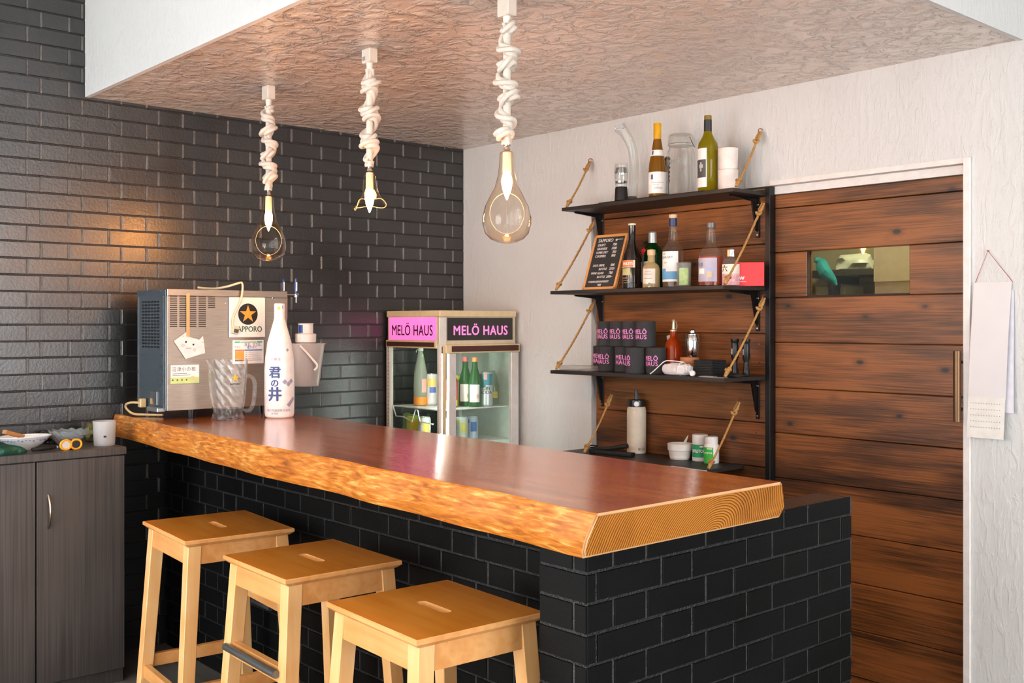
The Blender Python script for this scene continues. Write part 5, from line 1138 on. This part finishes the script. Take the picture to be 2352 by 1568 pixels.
m = MB(); m.lathe([(0, 0), (7*k, 0), (6.5*k, .003), (0, .004)], seg=24, M=T(22.5*k*math.cos(a-1.1), 22.5*k*math.sin(a-1.1), h(567)) @ RZ(a-.5) @ RY(R(90))); m.build('red_seal', plain('seal_red', '#d02a35', .4), t)
m = MB(); wrap_rect(m, 23.1*k, h(636), h(590), a-1.5, a-.5); m.build('white_label', WHITEP, t)
X, d = ony(1496, -.22); k = d/F; h = hzb(655, k)
t = bottle('small_cream_bottle', (X, -.22, S2), [(18*k, 0), (20*k, .003), (20*k, h(612)), (17*k, h(603)), (8.5*k, h(596)), (8*k, h(579))], glass('cream_liquid_glass', '#dcc592', .9, .05, body=.75), 'small bottle of cream coloured liqueur with cork top on the bottle shelf'); a = CAMA(X, -.22)
m = MB(); m.lathe([(8.6*k, h(580)), (9.4*k, h(577)), (9.4*k, h(567)), (0, h(565))], seg=20); m.build('cork_top', plain('cork', '#cfae84', .6), t)
m = MB(); wrap_rect(m, 20*k, h(645), h(611), a-1.2, a+.45); m.build('cream_label', plain('cream_label', '#ddd0c3', .6), t)
m = MB(); wrap_text(m, 'CRÈME', .009, 20.2*k, h(618), a-.4, ext=.0002); wrap_text(m, 'COGNAC', .009, 20.2*k, h(624), a-.4, ext=.0002); wrap_rect(m, 20.3*k, h(634), h(632.5), a-.9, a+.1); m.build('lettering', plain('soft_grey_ink', '#8d8784', .5), t, smooth=0)
X, d = ony(1546, -.17); k = d/F; h = hzb(654, k)
WG = glass('clear_whisky_glass', '#efe8d8', .35, .04, body=.04)
t = bottle('whisky_bottle', (X, -.17, S2), [(22*k, 0), (24*k, .004), (24*k, h(572)), (22*k, h(562)), (13*k, h(551)), (10.5*k, h(545)), (10*k, h(530)), (9*k, h(520)), (9*k, h(510))], WG, 'clear whisky bottle with blue and white label, tallest on the bottle shelf'); a = CAMA(X, -.17)
m = MB(); m.lathe([(9.3*k, h(512)), (9.2*k, h(494))], seg=24, cap0=False); m.build('navy_sleeve', plain('navy_foil', '#27335c', .35), t)
m = MB(); m.lathe([(9.4*k, h(494)), (9.6*k, h(486)), (0, h(485))], seg=24); m.build('cork_top', plain('pale_wood_stopper', '#dcb78f', .5), t)
m = MB(); wrap_rect(m, 24*k, h(640), h(571), a-1.45, a+.5); m.build('front_label', WHITEP, t)
m = MB(); wrap_rect(m, 24.3*k, h(635), h(617), a-1.4, a+.5); wrap_rect(m, 24.3*k, h(617), h(610), a-1.3, a-.75); m.build('blue_label_band', plain('label_sky_blue', '#5f9bc4', .5), t)
m = MB(); wrap_text(m, 'THE', .009, 24.2*k, h(577), a-1.0, ext=.0002); wrap_text(m, 'GLENLIVET', .0135, 24.2*k, h(585), a-.75, ext=.0002, off=.0002); wrap_text(m, '1824', .009, 24.2*k, h(597), a-.8, ext=.0002); m.build('lettering', plain('soft_grey_ink2', '#8d8784', .5), t, smooth=0)
m = MB(); m.lathe([(0, .004), (22.4*k, .005), (22.8*k, h(640)), (0, h(640))], seg=28); m.build('whisky', glass('pale_gold_liquid', '#c99a4a', .6, .05, body=.15), t)
X, d = ony(1571, -.225); k = d/F; h = hzb(656, k)
t = thing('shot_glass', 'small glass tumbler holding a lime green packet on the bottle shelf', 'glass', (X, -.225, S2)); a = CAMA(X, -.225)
m = MB(); m.lathe([(15*k, 0), (16*k, .004), (17*k, h(600)), (16*k, h(600)), (14*k, .006), (0, .006)], seg=28); m.build('glass_body', glass('crinkled_glass', '#e9efec', .2, .05, body=.1, bmp=.6, bs=40), t)
m = MB(); m.box((-.008*0-11*k, -.006, .008), (11*k, .006, h(612)), bev=.002, M=RZ(a+PI/2-.3)); m.build('lime_packet', plain('lime_packet', '#b3cf6e', .5, var=.25, vs=60), t)
X, d = ony(1633, -.17); k = d/F; h = hzb(652, k)
t = bottle('whisky_bottle', (X, -.17, S2), [(25*k, 0), (28*k, .005), (28*k, h(583)), (26*k, h(570)), (14*k, h(556)), (10.5*k, h(550)), (11.5*k, h(538)), (9*k, h(527)), (8.5*k, h(517))], WG, 'round shouldered whisky bottle with amber rest and lilac label'); a = CAMA(X, -.17)
m = MB(); m.lathe([(9.6*k, h(518)), (10.6*k, h(515)), (10.6*k, h(506)), (0, h(505))], seg=24); m.build('grey_stopper', plain('pewter_stopper', '#6e6a67', .4, .3), t)
m = MB(); m.lathe([(0, .006), (25*k, .007), (26.8*k, .014), (26.8*k, h(583)), (0, h(583))], seg=28); m.build('amber_whisky', glass('amber_whisky', '#e05a1c', .9, .05, body=.6), t)
m = MB(); wrap_rect(m, 28*k, h(641), h(587), a-1.5, a+.5); m.build('lilac_label', plain('lilac_label', '#b3abba', .5), t)
m = MB(); wrap_text(m, 'FUJI', .021, 28.2*k, h(602), a-1.0, ext=.0002, off=.0002); m.build('lettering', plain('grey_violet_ink', '#6f6878', .5), t, smooth=0)
m = MB(); wrap_rect(m, 28.3*k, h(623), h(611), a-1.2, a-.55); m.build('snow_peak', WHITEP, t)
m = MB(); wrap_rect(m, 28.3*k, h(615), h(609), a-.3, a+.05); m.build('sky_patch', plain('patch_blue', '#8fb0dc', .5), t)
m = MB(); wrap_rect(m, 28.4*k, h(631), h(619), a-.3, a+.05); m.build('gold_motif', plain('motif_peach', '#e8b98c', .5), t)
X, d = ony(1679, -.15); k = d/F; h = hzb(653, k)
t = bottle('gin_bottle', (X, -.15, S2), [(19*k, 0), (20.5*k, .003), (20.5*k, h(598)), (17*k, h(590)), (8.5*k, h(586)), (8*k, h(583))], glass('gin_glass', '#eae6e4', .3, .04, body=.08), 'squat gin bottle with pink and cream label behind the right rope'); a = CAMA(X, -.15)
m = MB(); m.lathe([(8.6*k, h(585)), (8.8*k, h(570)), (8*k, h(568)), (0, h(568))], seg=6); m.build('faceted_cap', plain('silver_cap2', '#b6bcbf', .25, .7), t, smooth=0)
m = MB(); wrap_rect(m, 20.6*k, h(625), h(603), a-1.3, a+1.2); m.build('cream_label', plain('cream_label2', '#e6dccb', .5), t)
m = MB(); wrap_rect(m, 20.6*k, h(651), h(625), a-1.3, a+1.2); m.build('pink_label', plain('pink_floral_label', '#dba0a6', .5, var=.3, vs=120), t)
m = MB(); wrap_text(m, '六', .03, 20.8*k, h(614), a-.75, off=.0002, ext=.0003); m.build('character', INK, t, smooth=0)
xa_, d = ony(1702, -.10); xb_, _ = ony(1754, -.10)
t = thing('red_box', 'bright red card box lying on its side at the right end of the bottle shelf', 'box', (xa_-.012, -.115, S2), R(36))
m = MB(); m.box((0, -.035, 0), (.112, -.015, 54*d/F), bev=.001); m.build('carton', plain('bright_red_card', '#e8353a', .45), t, smooth=0)
m = MB(); add_text(m, 'w', .03, T(.022, -.0355, .035) @ FY, ext=.0002, off=.0004); m.box((.012, -.0358, .018), (.04, -.0352, .0195)); m.build('white_print', WHITEP, t, smooth=0)
# bits in front
X, d = ony(1440, -.25)
t = thing('spectacles', 'thin dark wire spectacles in front of the dark liqueur bottle', 'spectacles', (X, -.262, S2+.0012))
m = MB()
for cx in (-.012, .042):
    m.tube([(cx+.024*math.cos(q), .004*math.cos(q*2), .012+.0115*math.sin(q)) for q in [2*PI*i/20 for i in range(20)]], .0009, seg=5, closed=True)
m.build('rims', BLKM, t)
X, d = ony(1488, -.27); m = MB()
for i, (dx, rr_) in enumerate(((0, .016), (.02, .011), (.045, .012))): m.tube([(dx+rr_*math.cos(q), rr_*math.sin(q)*.6, .0014+(rr_*(1+math.sin(q))*.6 if i == 0 else .0)) for q in [2*PI*j/20 for j in range(20)]], .0011, seg=6, closed=True)
m.tube([(0, 0, .0016), (.03, .004, .0016), (.06, 0, .0016)], .0016, seg=6)
o = m.build('key_rings', CHROME); o.location = (X, -.268, S2); tag(o, 'loose metal key rings in front of the small cream bottle', 'key rings')

# ---- shelf 3
S3 = Z3+e_
NEO = plain('charcoal_neoprene', '#343436', .85, bmp=.4, bs=600); PNK = plain('pink_print', '#e98ccb', .5)
kz = None
def cooler_proto():
    t = thing('can_cooler', 'x', 'can cooler', (0, 0, 0), 0, 'black can coolers with pink lettering')
    m = MB(); r_, h_ = .0440, .1145; m.lathe([(r_*.93, 0), (r_, .004), (r_, h_-.004), (r_*.96, h_), (r_*.88, h_), (r_*.86, h_-.05), (0, h_-.05)], seg=36); m.build('sleeve', NEO, t)
    m = MB(); wrap_text(m, 'MELÖ', .028, r_, .067, 0, off=.0005, ext=.0004, sx=.88, space=1.14); wrap_text(m, 'HAUS', .028, r_, .044, 0, off=.0005, ext=.0004, sx=.88, space=1.14); m.build('lettering', PNK, t, smooth=0)
    return t
proto = cooler_proto()
spots = []
dx = .0888
X4, _ = ony(1483, -.20); zt = S3+.1155
tops = ['right end of the upper row', 'second from the right in the upper row', 'third from the right in the upper row', 'left end of the upper row']
for i in range(4): spots.append((X4-dx*i*1.0, -.20+.012*i, zt, R(-88), 'can cooler at the '+tops[i] if True else 'can cooler '+tops[i]))
Xb5, _ = ony(1505, -.215); Xb4, _ = ony(1458, -.245)
for (px, y, a, lb) in ((1507, -.20, -84, 'can cooler at the right end of the lower row'), (1459, -.25, -122, 'can cooler showing mostly blank black side in the lower row'),
                      (1434, -.17, -62, 'can cooler behind the blank sided one in the lower row'), (1396, -.172, -84, 'can cooler second from the left end of the lower row'), (1384, -.10, -78, 'can cooler at the left end of the lower row, half hidden')):
    X = ony(px, y)[0]
    spots.append((X, y, S3, R(a), lb))
for i, (X, y, z, a, lb) in enumerate(spots):
    o = proto if i == 0 else copy_tree(proto)
    o.location = (X, y, z); o.rotation_euler = (0, 0, a); o['label'] = lb.replace('can cooler', 'black can cooler', 1)
# clear tray
xa_, d = ony(1290, -.23); xb_, _ = ony(1362, -.23); m = MB(); m.box((0, -.05, 0), (xb_-xa_, .05, .022), bev=.006, seg=2)
o = m.build('clear_tray', glass('clear_film', '#dcdad7', .15, .1, body=.3)); o.location = (xa_, -.2, S3); tag(o, 'flat clear plastic tray at the left end of the can cooler shelf', 'tray')
X, d = ony(1547, -.13); k = d/F; h = hzb(862, k)
t = bottle('pourer_bottle', (X, -.13, S3), [(17*k, 0), (18.5*k, .003), (19*k, h(800)), (16*k, h(788)), (9*k, h(780)), (7.5*k, h(776)), (7.5*k, h(764))], glass('orange_syrup_glass', '#dd5a14', .9, .05, body=.5), 'bottle of orange red syrup with steel pourer on the can cooler shelf')
m = MB(); m.lathe([(8*k, h(765)), (8.3*k, h(762)), (4*k, h(760)), (3*k, h(745)), (3.5*k, h(742)), (4.5*k, h(738)), (0, h(737))], seg=16); a = CAMA(X, -.13); m.tube([(0+.001*0, 0, h(739)), (math.cos(a+PI/2)*7*k, math.sin(a+PI/2)*7*k, h(745)), (math.cos(a+PI/2)*8*k, math.sin(a+PI/2)*8*k, h(755)), (math.cos(a+PI/2)*4*k, math.sin(a+PI/2)*4*k, h(762))], .0012, seg=6); m.build('pourer', plain('brushed_brass_steel', '#cfc3a4', .3, .6), t)
m = MB(); m.prism([(0, 0), (.014, .006), (.018, -.022), (.004, -.026)], -.001, .001, 'y', M=RZ(a+PI/2) @ T(-.03, .01, h(776))); m.build('paper_tag', plain('tag_grey', '#a79c90', .6), t, smooth=0)
# terracotta cup with shaker
X, d = ony(1584, -.15); k = d/F; h = hzb(862, k)
t = thing('terracotta_cup', 'terracotta cup under the steel cocktail shaker', 'cup', (X, -.15, S3)); rc = 22*k
m = MB(); m.lathe([(rc*.82, 0), (rc*.85, .003), (rc, h(822)), (0, h(822))], seg=30); m.build('cup_body', plain('terracotta', '#b7734a', .6), t)
zc = S3+h(822)+e_; X, d = ony(1594, -.14); k = d/F
t = thing('cocktail_shaker', 'polished steel cocktail shaker standing on the terracotta cup', 'shaker', (X, -.15, zc)); h = hzb(821, k)
m = MB(); m.lathe([(9*k, 0), (12*k, .002), (17*k, h(790)), (16*k, h(778)), (13*k, h(770))], seg=30); m.build('shaker_body', plain('polished_steel', '#cfcdca', .08, 1, var=.01), t)
m = MB(); m.lathe([(13.6*k, h(770)), (13.6*k, h(768)), (10*k, h(766)), (7*k, h(765)), (7*k, h(760)), (5.5*k, h(758.5)), (0, h(758.5))], seg=24); m.build('shaker_cap', plain('polished_steel', '#cfcdca'), t)
# wrapped bundle
X, d = ony(1556, -.245); k = d/F
t = thing('wrapped_bundle', 'white plastic wrapped bundle tied with string on the can cooler shelf', 'bundle', (X, -.245, S3))
b2 = bmesh.new(); bmesh.ops.create_icosphere(b2, subdivisions=4, radius=1); m = MB()
for v in b2.verts:
    q = 1+.05*math.sin(9*v.co.x+2)*math.cos(7*v.co.z)+.03*math.sin(14*v.co.y+v.co.x*9); s_ = lambda c, p: math.copysign(abs(c)**p, c)
    v.co = Vector((s_(v.co.x, .6)*40*k*q, s_(v.co.y, .7)*.03*q, (s_(v.co.z, .6)*.9+.9)*15.5*k*(q if v.co.z > -.3 else 1)))
m._merge(b2, None, 0); m.build('plastic_wrap', plain('white_film', '#d9d5d6', .3, bmp=.5, bs=60), t)
m = MB(); m.tube([(15*k, .032*math.cos(q), 14.5*k+16*k*math.sin(q)) for q in [2*PI*i/20 for i in range(20)]], .0014, seg=6, closed=True); m.tube(smoothpath([(18*k, -.0, 31*k), (-10*k, -.004, 33*k), (-32*k, -.01, 32*k), (-46*k, -.02, 20*k), (-58*k, -.03, 8*k), (-66*k, -.035, 2*k)]), .0022, seg=6); m.build('string', WHITEP, t)
# coasters
X, d = ony(1636, -.17); k = d/F; xa_, _ = ony(1607, -.17)
for i in range(10):
    random.seed(i); m = MB(); m.box((-.048, -.048, 0), (.048, .048, .0062), bev=.001)
    o = m.build('black_coaster', plain('black_felt', '#1b1b1c', .75), smooth=0) if i == 0 else None
    if i == 0: co = o
    else: m.bm.free(); o = co.copy(); COL.objects.link(o)
    o.location = (xa_+.055+random.uniform(-.003, .003), -.17+random.uniform(-.003, .003), S3+i*.0067); o.rotation_euler = (0, 0, random.uniform(-.04, .04))
    tag(o, 'square black coaster, %s of the stack right of the terracotta cup' % ('lowest', 'second from the bottom', 'third from the bottom', 'fourth from the bottom', 'fifth from the bottom', 'fifth from the top', 'fourth from the top', 'third from the top', 'second from the top', 'topmost')[i], 'coaster', 'stacked black coasters')
# torches
for px, lb in ((1688, 'black torch standing on the shelf, left one, behind the rope'), (1714, 'black torch standing on the shelf, right one, next to the black post')):
    X, d = ony(px, -.11); k = d/F
    t = thing('torch', lb, 'torch', (X, -.11, S3), 0, 'black standing torches'); h = hzb(864, k)
    m = MB(); m.lathe([(7*k, 0), (8*k, .003), (8*k, 16*k), (6.5*k, 19*k), (7*k, 24*k), (5.5*k, 27*k), (6*k, 36*k), (8.5*k, 42*k), (8.5*k, 70*k), (7.5*k, 76*k), (9.5*k, 80*k), (9.5*k, 86*k), (0, 86*k)], seg=20); m.build('torch_body', plain('anodised_black', '#252526', .35, .4), t)
    m = MB(); a = CAMA(X, -.11); wrap_rect(m, 8.6*k, 50*k, 63*k, a-1.05, a-.7); m.build('silver_mark', plain('silver_print', '#b9b7b2', .4), t)
    m = MB(); m.tube(smoothpath([(9*k, 0, 60*k), (13*k, -.004, 40*k), (9*k, -.008, 15*k), (12*k, -.01, 2*k)]), .0009, seg=5); m.build('wrist_cord', BLKM, t)
X, d = ony(1592, -.27); m = MB(); m.lathe([(.011, 0), (.012, .002), (.012, .010), (.010, .012), (0, .012)], seg=20, M=RX(R(80)) @ T(0, 0, 0)); o = m.build('white_button', WHITEP); o.location = (X, -.268, S3+.0125); tag(o, 'small round white disc beside the wrapped bundle', 'disc')
xa_, d = ony(1607, -.26); m = MB(); m.box((0, -.03, 0), (.12, .015, .0012), M=RZ(-.06)); m.box((-.012, -.008, .0014), (.055, .02, .0035), M=RZ(.1)); o = m.build('papers', plain('grey_white_paper', '#a8a4a2', .5), smooth=0); o.location = (xa_+.01, -.25, S3); tag(o, 'thin pale papers lying in front of the black coasters', 'paper')
X, d = ony(1672, -.22); o = lump('black_pouch', plain('black_cloth', '#0d0d0d', .8), (X+.02, -.2, S3), (.045, .028, .010), 'small flat black pouch at the foot of the left torch', 'pouch', 6, .15)

# ---- shelf 4
S4 = Z4+e_
ws = -.014; X, d = ony(1462, ws); k = d/F; h = hzb(1042, k)
t = thing('water_bottle', 'beige insulated metal water bottle with black lid on the lowest shelf', 'bottle', (X, ws, S4)); a = CAMA(X, ws)
m = MB(); m.lathe([(20*k, 0), (22*k, .003), (22*k, h(945)), (21.5*k, h(940)), (20.5*k, h(938)), (20.5*k, h(935))], seg=36); m.build('steel_body', plain('powder_beige', '#cfc0ac', .5, bmp=.1, bs=800), t)
m = MB(); m.lathe([(20*k, h(936)), (20.3*k, h(934)), (19.5*k, h(920)), (17*k, h(919)), (0, h(918))], seg=30); ld = m.build('lid', plain('black_lid', '#15171a', .3), t)
m = MB(); m.tube([(0, 0, h(919)), (0, 0, h(908)), (-.004, 0, h(898))], [5*k, 4.5*k, 4*k], seg=12); m.build('spout', plain('black_lid2', '#3a3f44', .4), ld)
m = MB(); m.lathe([(0, 0), (6*k, 0), (5.6*k, .0015), (0, .002)], seg=20, M=T(19.7*k*math.cos(a), 19.7*k*math.sin(a), h(928)) @ RZ(a) @ RY(R(90))); m.build('white_button', plain('button_white', '#eceff0', .3), ld)
m = MB(); wrap_text(m, 'BCG', .017, 22*k, h(1031), a+.55, ext=.0002, off=.0001); m.build('lettering', plain('charcoal_print', '#4a4a48', .5), t, smooth=0)
xa_, d = ony(1350, -.16)
t = thing('black_clamp', 'long black clamp like tool at the left end of the lowest shelf', 'tool', (xa_+.02, -.16, S4), R(8))
m = MB(); m.box((0, -.018, 0), (.24, .018, .018), bev=.004, seg=2); m.tube([(.02, 0, .022), (.1, .004, .026), (.2, .012, .045)], [.007, .010, .012], seg=10); m.build('arm', plain('black_textured', '#141415', .55, bmp=.3), t)
m = MB()
for z in (.022, .032): m.box((-.0, -.008, z), (.035, .008, z+.005), bev=.001)
m.box((.026, -.008, .014), (.035, .008, .034), bev=.001); m.build('jaw', plain('black_textured', '#141415'), t, smooth=0)
ws = min(onz(1562, 1052, S4)[1], -.025); X, d = ony(1562, ws); k = d/F; h = hzb(1060, k)
t = thing('ramekin', 'white ceramic ramekin with torn paper sachet on the lowest shelf', 'ramekin', (X, ws, S4))
m = MB(); m.lathe([(22*k, 0), (23*k, .003), (26.5*k, h(1040)), (28*k, h(1039)), (28.5*k, h(1025)), (27*k, h(1024)), (24*k, .008), (0, .007)], seg=36); m.build('dish', plain('white_ceramic', '#e3dcd5', .3), t)
m = MB(); m.prism([(-.02, 0), (.012, 0), (.030, .052), (.034, .07), (.022, .055), (.014, .04)], -.001, .001, 'y', M=RZ(CAMA(X, -.2)+PI/2) @ T(.004, 0, h(1040)) @ RX(R(-12))); m.build('sachet', plain('sachet_white', '#d8dad2', .5), t, smooth=0)
for (px, y, kind) in ((1608, min(onz(1608, 1055, S4)[1], -.004), 0), (1634, min(onz(1634, 1059, S4)[1], -.03), 1)):
    X, d = ony(px, y); k = d/F; h = hzb(1064, k); a = CAMA(X, y)
    t = thing('gum_tub', ('white gum tub with wide screw lid and dark green label' if kind == 0 else 'white rounded gum tub with bright green label behind the rope'), 'tub', (X, y, S4), 0, 'white gum tubs')
    if kind == 0: m = MB(); m.lathe([(17*k, 0), (18*k, .003), (18*k, h(1020))], seg=32); m.build('tub_body', plain('white_plastic_tub', '#e6dfda', .35), t); m = MB(); m.lathe([(18*k, h(1020)), (18.3*k, h(1018)), (18*k, h(1004)), (15*k, h(1003)), (0, h(1004.5))], seg=32); m.build('lid', plain('white_plastic_lid', '#e9e2dd', .35), t)
    else: m = MB(); m.lathe([(16.5*k, 0), (17.5*k, .003), (17.5*k, h(1024)), (14.5*k, h(1019)), (14.5*k, h(1018))], seg=32); m.build('tub_body', plain('white_plastic_tub', '#e6dfda', .35), t); m = MB(); m.lathe([(15*k, h(1018)), (15.2*k, h(1016)), (15*k, h(1004)), (12*k, h(1002.5)), (0, h(1004))], seg=32); m.build('lid', plain('white_plastic_lid', '#e9e2dd', .35), t)
    r_ = 18*k if kind == 0 else 17.5*k
    m = MB(); wrap_rect(m, r_, h(1055 if kind == 0 else 1063), h(1026 if kind == 0 else 1027), a-1.3, a+(1.3 if kind == 0 else .25)); m.build('green_label', plain('label_green', '#1c9a63', .45) if kind == 0 else plain('label_bright_green', '#3aae3c', .45), t)
    m = MB()
    if kind == 0: wrap_text(m, 'XYLITOL', .019, r_+.0006, h(1041), a-.25, off=.0007, ext=.0003, sx=.8); wrap_rect(m, r_+.0005, h(1032), h(1028), a-.05, a+.4)
    else: wrap_text(m, 'XYLITOL', .010, r_+.0006, h(1040), a-.45, off=.0002, ext=.0003); wrap_rect(m, r_+.0005, h(1031), h(1029), a-.6, a+.1)
    m.build('white_lettering', WHITEP, t, smooth=0)
X, d = ony(1585, -.26); xa_, _ = ony(1540, -.262)
t = thing('wrapped_straw_packet', 'long pale blue and white paper wrapped packet in front of the gum tubs', 'packet', (xa_, -.262, S4), R(-2))
m = MB(); m.box((0, -.012, 0), (.19, .012, .004), bev=.001); m.build('wrapper', plain('pale_blue_paper', '#cfdbe6', .6), t, smooth=0)
m = MB(); m.box((-.035, -.004, 0), (.02, .004, .002), M=T(0, 0, .0002)); m.build('stick', plain('pale_wood_stick', '#c9b59a', .6), t, smooth=0)

# ------------------------------------------------------------------ wall calendar
xl_, dl = ony(2236, -.012); xr_, dr2 = ony(2331, -.004); 
zt_, zb1, zb2 = ZZ(648, 3.70), ZZ(912, 3.70), ZZ(1005, 3.70)
w_ = ony(2326, -.01)[0]-xl_
t = thing('wall_calendar', 'long white paper calendar hanging from red string on the white wall', 'calendar', (xl_, -.004, zt_))
def sheet(name, x0, x1, z0, z1, y0, y1, curl, mat, par, tilt=0):
    b2 = bmesh.new(); n_ = 16; rows = []
    for i in range(n_+1):
        s_ = i/n_; z = z1+(z0-z1)*s_; yy = y0+(y1-y0)*s_+curl*math.sin(PI*s_)
        rows.append([b2.verts.new((x0+tilt*s_, yy, z)), b2.verts.new((x1+tilt*s_, yy, z)), b2.verts.new((x1+tilt*s_, yy+.0007, z)), b2.verts.new((x0+tilt*s_, yy+.0007, z))])
    for a, b in zip(rows, rows[1:]):
        for k_ in range(4): b2.faces.new((a[k_], a[(k_+1) % 4], b[(k_+1) % 4], b[k_]))
    b2.faces.new(rows[0]); b2.faces.new(rows[-1][::-1]); bmesh.ops.recalc_face_normals(b2, faces=list(b2.faces)); m = MB(); m._merge(b2, None, 0); return m.build(name, mat, par, smooth=60)
PAP = plain('faint_pink_paper', '#dcd5d4', .65, var=.03, vs=6)
sheet('back_pages', .012, w_+.002, zb1-zt_-.05, -.03, -.001, -.012, .0, plain('lilac_white_paper', '#dcd8e0', .65), t, tilt=.004)
sheet('cover_sheet', 0, w_-.004, zb1-zt_, 0, -.003, -.022, -.006, PAP, t, tilt=-.012)
lo = sheet('date_sheet', -.012, w_-.018, zb2-zt_, zb1-zt_+.001, -.022, -.03, 0, plain('cream_paper', '#dfdad2', .65), t, tilt=-.003)
m = MB()
for i in range(5):
    for j in range(12): m.box((.0+j*.0092, -.0325, zb1-zt_-.022-i*.021), (.0022+j*.0092, -.0315, zb1-zt_-.0195-i*.021))
m.build('date_marks', plain('faint_ink', '#8f8a86', .6), lo, smooth=0)
ax, _d = ony(2270, -.005); az = ZZ(577, 3.72)-zt_; ax -= xl_
m = MB(); m.tube([(.004, -.002, 0), (ax, -.004, az), (w_-.002, -.002, 0)], .0011, seg=6); m.build('string', plain('red_string', '#9a3f2c', .7), t)
m = MB(); m.tube([(ax, .0035, az), (ax, -.008, az+.001)], .0022, seg=8); m.build('pin', plain('red_pin', '#a84a35', .4), t)
